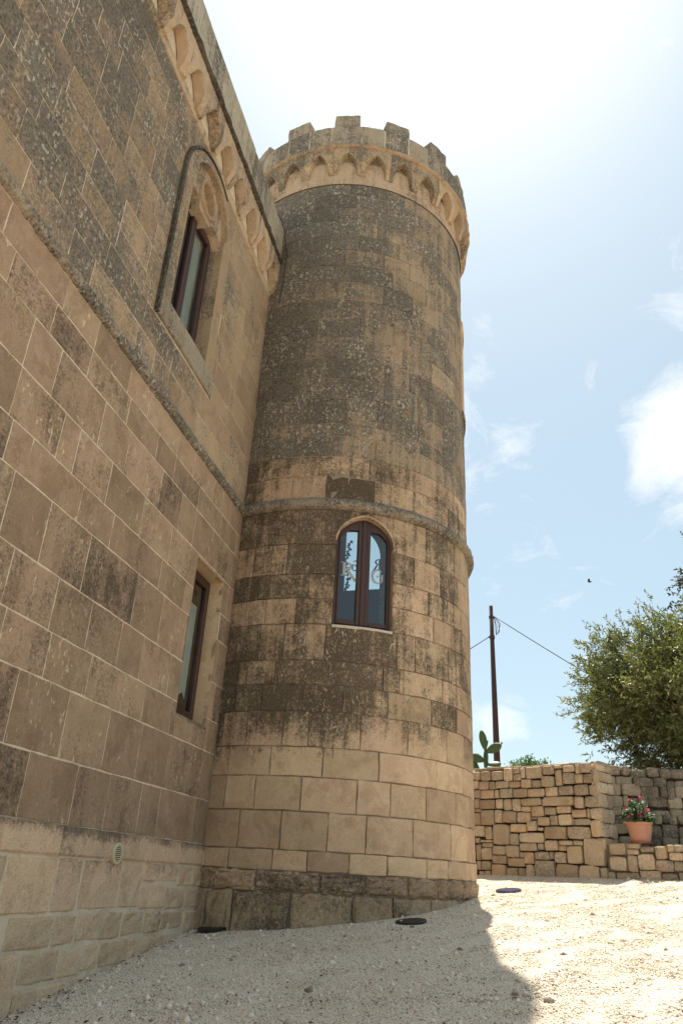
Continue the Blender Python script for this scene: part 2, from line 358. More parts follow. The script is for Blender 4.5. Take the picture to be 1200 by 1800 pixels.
def scatter(name, n, seed, area, smin, smax, mat, pw=2.2, flat=.8):
    rg = np.random.default_rng(seed); x0, x1, y0, y1 = area
    # more stones close to the camera, where they can be told apart
    y = y0 + (y1 - y0) * rg.random(n) ** 1.7; x = x0 + (x1 - x0) * rg.random(n)
    keep = (x > -WA + .01) & ((x - TCX) ** 2 + (y - TCY) ** 2 > (TR + .05) ** 2)
    x, y = x[keep], y[keep]; n = len(x)
    z = np.array([gz(a, b) for a, b in zip(x, y)])
    s = smin + (smax - smin) * rg.random(n) ** pw
    base = np.array([(1, 0, 0), (0, 1, 0), (-1, 0, 0), (0, -1, 0), (0, 0, 1), (0, 0, -1)], float)
    V = base[None] * (s[:, None, None] * (.7 + .6 * rg.random((n, 6, 1)))) + rg.normal(size=(n, 6, 3)) * s[:, None, None] * .12
    V[:, :, 2] *= flat
    a = rg.random(n) * 6.28; ca, sa = np.cos(a)[:, None], np.sin(a)[:, None]
    X = V[:, :, 0] * ca - V[:, :, 1] * sa; Y = V[:, :, 0] * sa + V[:, :, 1] * ca
    V = np.stack([X + x[:, None], Y + y[:, None], V[:, :, 2] + z[:, None] + s[:, None] * .15], 2).reshape(-1, 3)
    F = np.array([(0, 1, 4), (1, 2, 4), (2, 3, 4), (3, 0, 4), (1, 0, 5), (2, 1, 5), (3, 2, 5), (0, 3, 5)])
    F = (F[None] + (np.arange(n) * 6)[:, None, None]).reshape(-1, 3)
    me = bpy.data.meshes.new(name); me.vertices.add(len(V)); me.vertices.foreach_set('co', V.ravel())
    me.loops.add(F.size); me.loops.foreach_set('vertex_index', F.ravel()); me.polygons.add(len(F))
    me.polygons.foreach_set('loop_start', np.arange(0, F.size, 3)); me.update(calc_edges=True)
    return link(name, me, mat, smooth=True)
tag(scatter('gravel', 150000, 5, (-3.4, 2.6, 4.2, 11.8), .0035, .010, M['pebble']), 'loose pale gravel covering the forecourt', 'gravel', kind='stuff')
tag(scatter('gravel', 1500, 6, (-3.4, 2.6, 4.4, 11.5), .012, .032, M['pebble'], 3.), 'bigger pale pebbles scattered in the gravel', 'gravel', kind='stuff')

# ------------------------------------------------------------------ the building with its long facade
def WL(u, v, d): return (-WA + d, u, v)
def TW(u, v, d): r = TR + d; return (TCX + r * math.sin(u), TCY - r * math.cos(u), v)
def course(owner, mp, z0, z1, joints, mat, gap=.008, depth=0., bev=.007, amp=.002, jit=.003, avoid=(), seen=None, rest=None, name='block', step=.3, mids=1, dvar=.004):
    """one course of blocks between consecutive joints; avoid = [(ua, ub, bottom, top(u))] openings"""
    for ja, jb in zip(joints, joints[1:]):
        u0, u1 = ja + gap / 2 / (TR if mp is TW else 1), jb - gap / 2 / (TR if mp is TW else 1)
        segs = [(u0, u1, z0 + gap / 2, z1 - gap / 2)]
        for ua, ub, bt, tp in avoid:
            new = []
            for (a, b, lo, hi) in segs:
                hz = hi if not callable(hi) else z1; lz = lo if not callable(lo) else z0
                top_max = max(tp(u) for u in lin(ua, ub, 12))
                if b <= ua + 1e-4 or a >= ub - 1e-4 or hz <= bt + .01 or lz >= top_max - .005: new.append((a, b, lo, hi)); continue
                if a < ua - .03 / (TR if mp is TW else 1): new.append((a, ua, lo, hi))
                if b > ub + .03 / (TR if mp is TW else 1): new.append((ub, b, lo, hi))
                m0, m1 = max(a, ua), min(b, ub)
                if lz < bt - .03: new.append((m0, m1, lo, bt))
                samp = lin(m0, m1, 24); ok = [u for u in samp if tp(u) < hz - .02]
                if len(ok) > 1:
                    runs = []; cur = [ok[0]]
                    for u in ok[1:]:
                        if u - cur[-1] > (samp[1] - samp[0]) * 1.5: runs.append(cur); cur = [u]
                        else: cur.append(u)
                    runs.append(cur)
                    for rn in runs:
                        if len(rn) > 1: new.append((rn[0], rn[-1], (lambda u, tp=tp, lz=lz: max(lz, tp(u))), hi))
            segs = new
        for (a, b, lo, hi) in segs:
            if b - a < .02 / (TR if mp is TW else 1): continue
            dd = depth + RNG.uniform(-dvar, dvar)
            arch = callable(lo)
            n = max(1, int((b - a) / (step if not arch else (step * .2))))
            zc = ((z0 + z1) / 2); pc = mp((a + b) / 2, zc, 0)
            vis = seen(pc, (a + b) / 2) if seen else True
            m = MB() if vis or rest is None else rest
            m.strip(lin(a, b, n), lo, hi, -.05, dd, mp, ((bev / TR if mp is TW else bev), bev), amp, jit, mids=mids)
            if vis or rest is None: m.build(name, mat, owner)
def rand_joints(a, b, lo, hi, rng):
    js = [a - rng.uniform(0, hi)]
    while js[-1] < b: js.append(js[-1] + rng.uniform(lo, hi))
    return js
def fill(js, a, b, lo, hi, rng):
    """extend a measured list of joints to both sides"""
    js = list(js)
    while js[0] > a: js.insert(0, js[0] - rng.uniform(lo, hi))
    while js[-1] < b - .15: js.append(js[-1] + rng.uniform(lo, hi))
    js = [j for j in js if j < b - .08] + [b]
    return js
def grid_sheet(mb, us, vs, mp, d, holes):
    for a, b in zip(us, us[1:]):
        for c, e in zip(vs, vs[1:]):
            um, vm = (a + b) / 2, (c + e) / 2
            if any(h[0] < um < h[1] and h[2] < vm < h[3] for h in holes): continue
            mb.f.append(tuple(mb.pts([mp(a, c, d), mp(b, c, d), mp(b, e, d), mp(a, e, d)])))
BLD = tag(empty('castle_building', (-WA, 5, -1)), 'long brown limestone facade with two windows and an arched corbel cornice', 'building')
BLD.location = (0, 0, 0)
Y0, Y1 = -1.5, 8.70
LW = (7.405, 8.27, 1.46, 3.21)                         # lower window opening: y, y, z, z
UW = (5.72, 6.81, 5.45, 8.0)
HB = {'wall': MB(), 'wall_high': MB(), 'plinth': MB()}
def seen_wall(pc, u): return in_view(pc, 60)
mb = MB()
us = sorted([Y0 - 3, 3, LW[0], LW[1], UW[0], UW[1], 11.6]); vs = sorted([-2.2, LW[2], LW[3], UW[2], UW[3], 9.2])
grid_sheet(mb, us, vs, WL, -.0045, [LW, UW])
grid_sheet(mb, [Y0 - 3, 8.75], [-2.2, .05], WL, .004, [])
for a, b in (((-WA - .012, 11.6), (-12, 11.6)), ((-12, 11.6), (-12, Y0 - 3)), ((-12, Y0 - 3), (-WA - .012, Y0 - 3))):
    mb.f.append(tuple(mb.pts([(*a, -2.2), (*b, -2.2), (*b, 9.2), (*a, 9.2)])))
mb.f.append(tuple(mb.pts([(-WA - .012, Y0 - 3, 9.1), (-WA - .012, 11.6, 9.1), (-12, 11.6, 9.1), (-12, Y0 - 3, 9.1)])))
mb.build('wall_core', M['mortar_wall'], BLD, fix=False)
rr = random.Random(11)
wz = [.26, .71, 1.22, 1.57, 1.99, 2.5, 2.83, 3.25, 3.70, 4.0, 4.31]
wj = [[5.04, 5.73, 6.28, 6.91, 7.33, 8.25], [4.7, 5.4, 6.08, 6.72, 7.38, 8.28], [4.4, 4.98, 5.61, 6.23, 6.66, 7.3, 8.35], [4.32, 4.92, 5.46, 6.01, 6.47, 7.12, 7.8, 8.42], [4.12, 4.61, 5.23, 6.14, 6.73, 7.35, 8.36],
      [3.96, 4.22, 4.97, 5.52, 6.57, 7.2, 8.3], [3.9, 4.51, 4.76, 5.32, 6.0, 6.68, 7.19, 7.9, 8.45], [3.89, 4.28, 5.02, 5.52, 6.27, 6.79, 7.2, 7.95], [3.51, 4.08, 4.66, 5.4, 6.05, 6.5, 7.2, 7.95], [3.34, 4.15, 4.67, 5.31, 5.75, 6.5, 6.95, 7.6, 8.2]]
av_low = [(LW[0], LW[1], LW[2], lambda u: LW[3])]
for i, js in enumerate(wj):
    course(BLD, WL, wz[i], wz[i + 1], fill(js, Y0, Y1, .45, .75, rr), M['wall'], gap=.014, bev=.003, dvar=.0008, amp=.0006, step=.11, mids=3, jit=.005, seen=seen_wall, rest=HB['wall'], avoid=av_low)
uz = [4.46, 4.78, 5.13, 5.40, 5.76, 6.10, 6.42, 6.80, 7.10, 7.45, 7.80, 8.11]
uj = [[3.38, 4.04, 4.40, 5.27], [3.77, 4.54, 5.33], [3.3, 4.0, 4.62, 5.22], [4.04, 4.62, 5.2], [3.5, 4.2, 4.82]] + [None] * 6
rarch = lambda c, w, zs: (lambda u: zs + math.sqrt(max(w * w - (u - c) ** 2, 0)))
HOOD = rarch(6.265, .79, 7.30)
av_up = [(5.47, 7.05, 5.13, lambda u: max(7.30, HOOD(u)))]
for i in range(11):
    js = uj[i] or [rr.uniform(3, 3.5)]
    course(BLD, WL, uz[i], uz[i + 1], fill(js, Y0, Y1, .38, .72, rr), M['wall_high'], gap=.011, bev=.003, dvar=.0008, amp=.0008, step=.11, mids=3, jit=.005, seen=seen_wall, rest=HB['wall_high'], avoid=av_up)
# plinth: a plastered ledge band, then irregular blocks
course(BLD, WL, .045, .262, fill([4.9, 5.65, 6.6, 7.15, 7.95], Y0, Y1, .6, 1., rr), M['plinth'], gap=.006, depth=.03, bev=.014, amp=.004, seen=seen_wall, rest=HB['plinth'])
PLN = [(5.04, -.34, 5.67, .03), (5.69, -.34, 6.05, .04), (6.07, -.33, 6.73, .04), (6.75, -.33, 7.16, .04), (7.18, -.12, 7.46, .04), (7.48, -.12, 7.99, .04), (8.01, -.16, 8.36, .03), (8.37, -.16, 8.7, .03),
       (7.18, -.35, 7.74, -.135), (7.76, -.36, 8.22, -.175), (8.24, -.36, 8.7, -.175), (5.19, -.56, 5.77, -.36), (5.79, -.56, 6.1, -.355), (6.12, -.55, 6.47, -.35), (6.49, -.56, 6.88, -.35), (6.9, -.55, 7.33, -.36), (7.35, -.55, 7.71, -.37), (7.73, -.54, 8.25, -.38), (8.27, -.6, 8.7, -.38),
       (5.1, -1.1, 5.42, -.58), (5.44, -.78, 5.94, -.58), (5.96, -.78, 6.27, -.58), (6.29, -.76, 6.55, -.575), (6.57, -.76, 7.1, -.57), (7.12, -.75, 7.5, -.575), (7.52, -.75, 8.2, -.57), (5.44, -1.1, 5.7, -.8), (5.72, -1.1, 6.13, -.8), (6.15, -1.1, 6.7, -.78), (6.72, -1.1, 7.4, -.78)]
for (a, z0, b, z1) in PLN:
    m = MB(); w = b - a
    m.strip(lin(a, b, 3), z0, z1, -.05, .016 + rr.uniform(-.006, .008), WL, .018, .008, .010, rr, mids=2); m.build('stone', M['plinth'], BLD)
for z0, z1 in ((-1.6, -1.1), (-1.1, -.58), (-.57, -.35), (-.34, .03)):
    js = rand_joints(Y0, 5.05, .4, .7, rr); js = [j for j in js if j < 4.9] + [5.03 if z0 > -.5 else 5.08]
    for a, b in zip(js, js[1:]):
        if in_view(WL((a + b) / 2, (z0 + z1) / 2, 0), 60):
            m = MB(); m.strip(lin(a + .006, b - .006, 3), z0 + .006, z1 - .006, -.05, .016, WL, .018, .008, .010, rr, mids=2); m.build('stone', M['plinth'], BLD)
        else: HB['plinth'].strip([a + .006, b - .006], z0 + .006, z1 - .006, -.05, .016, WL, .018, .008, .01, rr)
# string course: a worn half-round moulding with a slanting top
def moulding(mb, us, prof, mp, rng, amp=.006, close=True):
    rings = []
    for u in us:
        k = [1 + rng.uniform(-.05, .05)] * 1
        rings.append(mb.pts([mp(u, z + rng.uniform(-amp, amp) * .6, d * k[0] + rng.uniform(-amp, amp) * (d > .01)) for d, z in prof]))
    for a, b in zip(rings, rings[1:]): mb.quadstrip(a, b)
    return rings
SPROF = [(-.03, 4.30), (.045, 4.305), (.075, 4.325), (.085, 4.36), (.08, 4.395), (.055, 4.425), (.02, 4.46), (-.03, 4.475)]
mb = MB(); moulding(mb, lin(Y0, 8.75, 150), [(d * .74, 4.38 + (z - 4.38) * .86) for d, z in SPROF], WL, rr); mb.build('string_course', M['lichen'], BLD, smooth=True)
# cornice: plain band, pointed corbel arches, lip, parapet
mb = MB(); mb.strip(lin(Y0, 8.9, 40), 8.115, 8.26, -.05, .018, WL, .006, .001); mb.build('band', M['cornice'], BLD)
def corbel_bay(c, hp, mp, k=1., zf=8.17, zl=8.36, za=8.565, zt=8.74, d=.145, foot=.072):
    """one bay of the corbel table: a pointed niche between two half legs that slope back to their feet"""
    za += RNG.uniform(-.014, .010); zf += RNG.uniform(-.012, .012); d += RNG.uniform(-.008, .006); foot += RNG.uniform(-.008, .008)
    mp0 = mp; mp = lambda u, z, dd: mp0(u, z + RNG.uniform(-.0035, .0035), dd + (RNG.uniform(-.004, .004) if dd > .01 else 0))      # worn, chipped arrises
    m = MB(); w = hp - foot; h = za - zf - .03
    def arch(u):
        q = abs(u - c) / (w * k)
        return zf if q > .999 else zf + .03 + h * (.62 * math.sqrt(1 - q * q) + .38 * (1 - q) ** .8)
    dep = lambda z: d if z >= zl else d * (.42 + .58 * (z - zf) / (zl - zf))
    cuts = [c - hp * k] + [c + w * k * math.sin(x) for x in lin(-math.pi / 2, math.pi / 2, 16)] + [c + hp * k]
    cols = []
    for u in cuts:
        z0 = arch(u); z1 = max(z0 + .002, zl); cols.append(m.pts([mp(u, z0, dep(z0)), mp(u, (z0 + z1) / 2, dep((z0 + z1) / 2)), mp(u, z1, d), mp(u, zt, d), mp(u, zt, -.05)]))
    for a, b in zip(cols, cols[1:]): m.quadstrip(a, b)
    back = m.pts([mp(u, arch(u) - .012, .006 if abs(u - c) < w * k * .99 else -.02) for u in cuts]); fr_ = [q[0] for q in cols]; m.quadstrip(back, fr_)
    for e in (0, 1):                                      # inner cheek of each leg, down to the foot
        u = cuts[1] if e == 0 else cuts[-2]; a = cuts[0] if e == 0 else cuts[-1]
        m.f.append(tuple(m.pts([mp(u, zf, dep(zf)), mp(u, zf + .05, dep(zf + .05)), mp(u, zf + .05, -.02), mp(u, zf, -.02)])))
    return m
k = 0
for i in range(-11, 9):
    c = 4.72 + .522 * i
    if c < Y0 or c > 8.85: continue
    corbel_bay(c, .2605, WL).build('corbel_arch', M['cornice'], BLD)
mb = MB(); moulding(mb, lin(Y0, 8.9, 110), [(-.03, 8.735), (.15, 8.735), (.185, 8.75), (.195, 8.775), (.18, 8.80), (.15, 8.805), (-.03, 8.81)], WL, rr, .004); mb.build('lip_moulding', M['hood'], BLD, smooth=True)
js = rand_joints(Y0, 8.85, .7, 1.3, rr); js = [j for j in js if j < 8.6] + [8.9]
for a, b in zip(js, js[1:]):
    m = MB(); m.strip(lin(a + .002, b - .002, 5), 8.80, 9.46 + rr.uniform(-.008, .008), -.25, .15, WL, .012, .004, .006, rr, mids=3)
    q = m.pts([WL(a, 9.45, .14), WL(b, 9.45, .14), WL(b, 9.45, -.25), WL(a, 9.45, -.25)]); m.f.append(tuple(q))
    m.build('parapet_block', M['parapet'], BLD)
for k_, m in HB.items(): tag(m.build('block_mass', M[k_], BLD), kind='stuff')

# windows of the facade
def reveal(mb, y0, y1, z0, z1, dep, top=True):
    for a, b in (((y0, z0), (y1, z0)), ((y1, z0), (y1, z1)), ((y1, z1), (y0, z1)), ((y0, z1), (y0, z0))):
        mb.f.append(tuple(mb.pts([WL(a[0], a[1], .0), WL(b[0], b[1], .0), WL(b[0], b[1], -dep), WL(a[0], a[1], -dep)])))
def casement(par, y0, y1, z0, z1, d, leaves=2, ft=.055):
    f = MB(); bx = lambda a, b, c, e, d0=d - .06, d1=d: f.strip([a, b], c, e, d0, d1, WL, .006)
    bx(y0, y0 + ft, z0, z1); bx(y1 - ft, y1, z0, z1); bx(y0 + ft, y1 - ft, z0, z0 + ft); bx(y0 + ft, y1 - ft, z1 - ft, z1)
    f.build('frame', M['wood'], par)
    n = leaves; w = (y1 - y0 - 2 * ft) / n
    for i in range(n):
        a, b = y0 + ft + i * w, y0 + ft + (i + 1) * w
        s = MB(); st = .06
        for q in ((a, a + st, z0 + ft, z1 - ft), (b - st, b, z0 + ft, z1 - ft), (a + st, b - st, z0 + ft, z0 + ft + st + .02), (a + st, b - st, z1 - ft - st, z1 - ft)): s.strip([q[0], q[1]], q[2], q[3], d - .05, d + .014, WL, .008)
        s.build('sash', M['wood'], par)
        g = MB(); g.strip([a + st - .01, b - st + .01], z0 + ft + st, z1 - ft - st + .01, d - .03, d - .022, WL); g.build('pane', M['glass'], par)
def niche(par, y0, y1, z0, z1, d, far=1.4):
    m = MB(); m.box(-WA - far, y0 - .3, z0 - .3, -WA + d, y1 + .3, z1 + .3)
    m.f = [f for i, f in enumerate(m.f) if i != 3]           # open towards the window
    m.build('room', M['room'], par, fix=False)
w1 = empty('window'); w1.parent = BLD
mb = MB(); reveal(mb, *LW, .2); mb.build('reveal', M['clean'], w1, fix=False)
casement(w1, LW[0] + .004, LW[1] - .004, LW[2] + .004, LW[3] - .004, -.17, 1)
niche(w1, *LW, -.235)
m = MB(); m.strip(lin(LW[0] + .2, LW[1] - .16, 6), lambda u: 1.78 + .05 * math.sin(u * 40), 2.85, -.245, -.24, WL); m.build('sky_reflection', M['curtain'], w1)  # pale sheet imitates sky mirrored in the glass, trees along its lower edge
m = MB(); m.strip(lin(LW[0] - .01, LW[1] + .01, 5), 1.43, 1.462, -.2, .004, WL, .008, .003, .003, rr); m.build('sill', M['lichen'], w1)
w2 = empty('window'); w2.parent = BLD
IN = rarch(6.265, .545, 7.42); OUT = rarch(6.265, .766, 7.30)
mb = MB(); mb.strip(lin(5.50, 5.72, 2), 5.44, OUT, -.1, .035, WL, .006, .001, .001, rr, mids=4); mb.strip(lin(6.81, 7.03, 2), 5.44, OUT, -.1, .008, WL, .006, .001, .001, rr, mids=4)
mb.strip(lin(5.72, 6.81, 24), IN, OUT, -.1, .035, WL, .004, 0, 0, rr); mb.build('surround', M['wall_high'], w2)
hp = [(5.475, 5.13), (5.475, 7.30)] + [(6.265 - .79 * math.cos(q), 7.30 + .79 * math.sin(q)) for q in lin(.06, math.pi * .66, 22)]
mb = MB(); ra = []; rb = []
for i, (u, z) in enumerate(hp):
    nx, nz = (u - 6.265), max(z - 7.3, 0); l = math.hypot(nx, nz) or 1; nx, nz = nx / l, nz / l
    ra.append(mb.pts([WL(u + nx * .012, z + nz * .012, -.03), WL(u + nx * .012, z + nz * .012, .045), WL(u - nx * .02, z - nz * .02, .055), WL(u - nx * .03, z - nz * .03, -.03)]))
for a, b in zip(ra, ra[1:]): mb.quadstrip(a, b)
mb.build('hood_mould', M['hood'], w2)
mb = MB()                                                # tracery plate: two small arches below, a blind roundel above
def sub(u):
    for a, b in ((5.74, 6.09), (6.43, 6.79)):
        if a < u < b: return 7.30 + .11 * math.sqrt(max(1 - ((u - (a + b) / 2) / ((b - a) / 2)) ** 2, 0))
    return 7.28
cz, cr = 7.595, .215
mb.strip(lin(5.722, 6.05, 14), sub, IN, -.2, -.045, WL); mb.strip(lin(6.48, 6.808, 14), sub, IN, -.2, -.045, WL)
cc = lambda u: math.sqrt(max(cr * cr - (u - 6.265) ** 2, 0))
mb.strip(lin(6.05, 6.48, 18), sub, lambda u: cz - cc(u), -.2, -.045, WL); mb.strip(lin(6.05, 6.48, 18), lambda u: cz + cc(u), IN, -.2, -.045, WL)
mb.strip([6.03, 6.50], cz - .23, cz + .23, -.2, -.12, WL)
mb.build('tracery', M['cornice'], w2)
mb = MB(); rings = []
for i in range(33):
    a = 2 * math.pi * i / 32; rings.append(mb.pts([WL(6.265 + math.cos(a) * r, cz + math.sin(a) * r, d) for r, d in ((.195, -.12), (.198, -.03), (.22, -.005), (.25, -.012), (.262, -.05))]))
for a, b in zip(rings, rings[1:]): mb.quadstrip(a, b)
mb.build('roundel', M['wall_high'], w2, smooth=False)
mb = MB(); reveal(mb, UW[0], UW[1], UW[2], 7.4, .2); mb.f.pop(2); mb.build('reveal', M['wall_high'], w2, fix=False)
casement(w2, UW[0] + .004, UW[1] - .004, UW[2] + .004, 7.40, -.17, 2)
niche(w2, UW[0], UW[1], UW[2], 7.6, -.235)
m = MB(); m.strip(lin(6.20, UW[1] - .05, 8), 5.55, 7.35, -.26, -.255, WL); m.build('curtain', M['curtain'], w2)
m = MB(); m.strip(lin(5.47, 7.04, 8), 5.15, 5.448, -.2, .035, WL, .012, .004, .004, rr); m.build('sill', M['lichen'], w2)
# stones of the boundary wall: along the wall, height, metres from its corner
DRY = [(-2.1, 1.49, -1.97, 1.62), (-1.96, 1.47, -1.77, 1.62), (-1.76, 1.47, -1.54, 1.61), (-1.53, 1.45, -1.37, 1.65), (-1.36, 1.55, -1.24, 1.64), (-1.37, 1.45, -1.23, 1.55), (-1.23, 1.48, -1.15, 1.64), (-1.14, 1.47, -0.87, 1.64), (-0.86, 1.51, -0.67, 1.64), (-0.67, 1.59, -0.53, 1.64), (-0.66, 1.35, -0.55, 1.58), (-0.53, 1.53, -0.34, 1.63), (-0.54, 1.37, -0.34, 1.53), (-0.33, 1.5, -0.25, 1.64), (-0.25, 1.51, -0.08, 1.65), (-0.03, 1.57, 0.14, 1.65), (-0.07, 1.36, 0.09, 1.57), (-0.34, 1.37, -0.22, 1.5), (-0.22, 1.37, -0.08, 1.5), (-0.89, 1.34, -0.68, 1.5), (-2.1, 1.36, -2.0, 1.49), (-2.0, 1.34, -1.81, 1.47), (-1.8, 1.34, -1.69, 1.46), (-1.69, 1.35, -1.45, 1.46), (-1.45, 1.35, -1.25, 1.45), (-1.24, 1.34, -1.06, 1.47), (-1.05, 1.34, -0.9, 1.45), (-2.09, 1.22, -1.97, 1.35), (-1.97, 1.21, -1.72, 1.34), (-1.71, 1.21, -1.63, 1.34), (-1.62, 1.21, -1.39, 1.35), (-1.38, 1.21, -1.13, 1.34), (-1.13, 1.21, -0.84, 1.33), (-0.83, 1.21, -0.63, 1.34), (-0.62, 1.22, -0.38, 1.35), (-0.37, 1.21, -0.15, 1.36), (-0.14, 1.21, 0.09, 1.35), (-2.09, 1.07, -2.0, 1.22), (-1.99, 1.06, -1.71, 1.2), (-1.7, 1.06, -1.57, 1.2), (-1.56, 1.03, -1.42, 1.2), (-1.41, 1.02, -1.26, 1.2), (-1.25, 1.09, -0.9, 1.2), (-0.89, 1.08, -0.39, 1.21), (-0.38, 1.04, -0.24, 1.2), (-0.23, 1.05, 0.08, 1.2), (-2.09, 1.02, -1.97, 1.07), (-2.1, 0.83, -1.98, 1.02), (-1.97, 0.83, -1.73, 1.05), (-1.72, 0.86, -1.58, 1.05), (-1.58, 0.86, -1.34, 1.03), (-1.33, 0.86, -1.1, 1.01), (-1.26, 1.01, -1.09, 1.09), (-1.09, 0.94, -0.88, 1.09), (-0.87, 0.96, -0.68, 1.07), (-0.67, 0.98, -0.45, 1.08), (-0.44, 0.92, -0.21, 1.03), (-0.2, 0.91, -0.15, 1.04), (-0.15, 0.9, 0.09, 1.04), (-1.09, 0.9, -0.99, 0.94), (-0.99, 0.82, -0.79, 0.94), (-0.79, 0.82, -0.66, 0.96), (-0.65, 0.82, -0.44, 0.97), (-0.44, 0.82, -0.41, 0.91), (-0.4, 0.82, -0.15, 0.91), (-2.09, 0.67, -1.91, 0.83), (-1.91, 0.63, -1.78, 0.82), (-1.77, 0.56, -1.47, 0.85), (-1.46, 0.73, -1.18, 0.85), (-1.17, 0.75, -1.0, 0.89), (-0.99, 0.75, -0.9, 0.8), (-0.89, 0.64, -0.54, 0.81), (-0.53, 0.64, -0.17, 0.81), (-0.16, 0.67, 0.09, 0.89), (-1.47, 0.56, -1.32, 0.72), (-1.31, 0.59, -0.9, 0.73), (-2.09, 0.58, -2.01, 0.66), (-2.0, 0.59, -1.78, 0.63), (-1.97, 0.52, -1.78, 0.59), (-1.31, 0.48, -1.02, 0.59), (-1.01, 0.5, -0.91, 0.59), (-0.9, 0.49, -0.69, 0.63), (-0.68, 0.56, -0.46, 0.63), (-0.45, 0.56, -0.3, 0.63), (-0.68, 0.49, -0.56, 0.56), (-2.08, 0.34, -1.98, 0.57), (-1.98, 0.35, -1.79, 0.52), (-1.78, 0.42, -1.55, 0.55), (-1.55, 0.39, -1.32, 0.56), (-1.32, 0.39, -1.24, 0.47), (-1.24, 0.31, -1.08, 0.47), (-1.07, 0.37, -0.83, 0.48), (-0.83, 0.38, -0.77, 0.48), (-0.76, 0.33, -0.57, 0.48), (-0.55, 0.33, -0.32, 0.56), (-0.3, 0.31, 0.06, 0.66), (-2.08, 0.21, -2.0, 0.34), (-1.99, 0.21, -1.82, 0.34), (-1.79, 0.3, -1.54, 0.42), (-1.53, 0.27, -1.24, 0.39), (-1.81, 0.16, -1.56, 0.3), (-1.55, 0.16, -1.35, 0.26), (-1.35, 0.17, -1.23, 0.26), (-1.23, 0.17, -1.08, 0.31), (-1.08, 0.17, -0.76, 0.37), (-0.75, 0.17, -0.4, 0.33), (-0.39, 0.18, -0.09, 0.32), (-0.08, 0.17, 0.02, 0.3), (-2.04, 0.15, -1.93, 0.2), (-1.93, 0.15, -1.82, 0.21)]
LOW = [(0.07, 0.45, 0.3, 0.6), (0.32, 0.53, 0.5, 0.6), (0.32, 0.46, 0.48, 0.53), (0.5, 0.49, 0.69, 0.56), (0.7, 0.41, 0.85, 0.57), (0.86, 0.5, 0.95, 0.59), (0.95, 0.5, 1.06, 0.59), (0.06, 0.26, 0.3, 0.44), (0.31, 0.25, 0.45, 0.46), (0.45, 0.28, 0.68, 0.48), (0.68, 0.27, 0.92, 0.41), (0.87, 0.4, 1.05, 0.5), (0.92, 0.28, 1.03, 0.4), (0.02, 0.18, 0.13, 0.25), (0.14, 0.18, 0.46, 0.25), (0.46, 0.18, 0.74, 0.28), (0.74, 0.18, 0.96, 0.26), (0.97, 0.18, 1.02, 0.27)]

# ------------------------------------------------------------------ the round tower
TWR = tag(empty('round_tower'), 'round stone tower with crenellated top and an arched window', 'tower')
rt = random.Random(23)
D = R_
WP0, WP1, WZ0, WZS, WZA = D(14.8), D(35.4), 2.745, 3.86, 4.225    # tower window: angles, sill, springing, apex
WPM = (WP0 + WP1) / 2
def warch(u):
    q = min(abs(u - WPM) / ((WP1 - WP0) / 2), 1); return WZS + (WZA - WZS) * (.86 * math.sqrt(1 - q * q) + .14 * (1 - q))
tz = [-1.0, -.16, .04, .24, .63, .99, 1.31, 1.70, 2.01, 2.30, 2.745, 3.07, 3.39, 3.80, 4.29]
tj = [[-10.1, 7.1, 25.3, 37.7, 52, 66, 80], [-17.2, -3.4, 15.2, 29, 42.9, 55.3, 70, 84], [-13.1, 1, 11.3, 23.6, 35.6, 50.2, 60.3, 72.7, 84], [-10.7, 2.8, 16.8, 28.5, 44.6, 62.4, 75.1, 88], [-16.9, -6.4, 8.1, 25.3, 36.3, 50.2, 66, 78.6, 90],
      [-17, -2.2, 14.2, 32.1, 55, 71.8, 85], [-11.3, 1, 9.2, 25.7, 42.3, 60.8, 74, 87], [-17, -7.1, 6.4, 19.4, 22.3, 34.7, 52.7, 68.2, 80], [-17, -3.4, 14.4, 32.7, 39, 58.5, 72, 85], [-9.9, -1.2, 12.75, 37.6, 45.1, 62.8, 76, 88],
      [-8.7, 2.2, 14.8, 35.4, 53.9, 65.4, 79], [-12.4, 5.9, 14.8, 35.4, 51.2, 62.6, 75, 88], [-15.4, -2.5, 14.8, 35.4, 44.4, 57.8, 71, 84], [-13.7, .7, 25.1, 50.1, 67.8, 80]]
def full_ring(js, lo=11, hi=17):
    js = [D(j) for j in js]; start = js[0]
    while js[-1] < start + 2 * math.pi - D(hi + 3): js.append(js[-1] + D(rt.uniform(lo, hi)))
    return js + [start + 2 * math.pi]
REST = {'tower': MB(), 'tower_high': MB(), 'tower_base': MB()}
def seen_tower(pc, u):
    a = math.degrees(u); a = (a + 180) % 360 - 180
    return -26 < a < 94
av_t = [(WP0, WP1, WZ0, warch)]
BP0, BP1, BZ0, BZ1 = D(162), D(189), 4.55, 5.85          # rear window, added so sky shows through the front glass
for i, js in enumerate(tj):
    base = i < 2
    course(TWR, TW, tz[i], tz[i + 1], full_ring(js), M['tower_base' if base else 'tower'], gap=.020 if base else .011, depth=(.03 if i == 0 else .02) if base else (.006 if i == 2 else 0), bev=.022 if base else .007,
           amp=.020 if base else .003, jit=.014 if base else .006, avoid=av_t, seen=seen_tower, rest=REST['tower_base' if base else 'tower'], step=.028 if base else .05, mids=5 if base else 3, dvar=.010 if base else .004, name='block')
hz_ = [4.45, 4.79, 5.10, 5.42, 5.62, 6.05, 6.38, 6.74, 7.12, 7.46, 7.83, 8.18, 8.50, 8.83, 9.15, 9.45, 9.74, 10.02, 10.27]
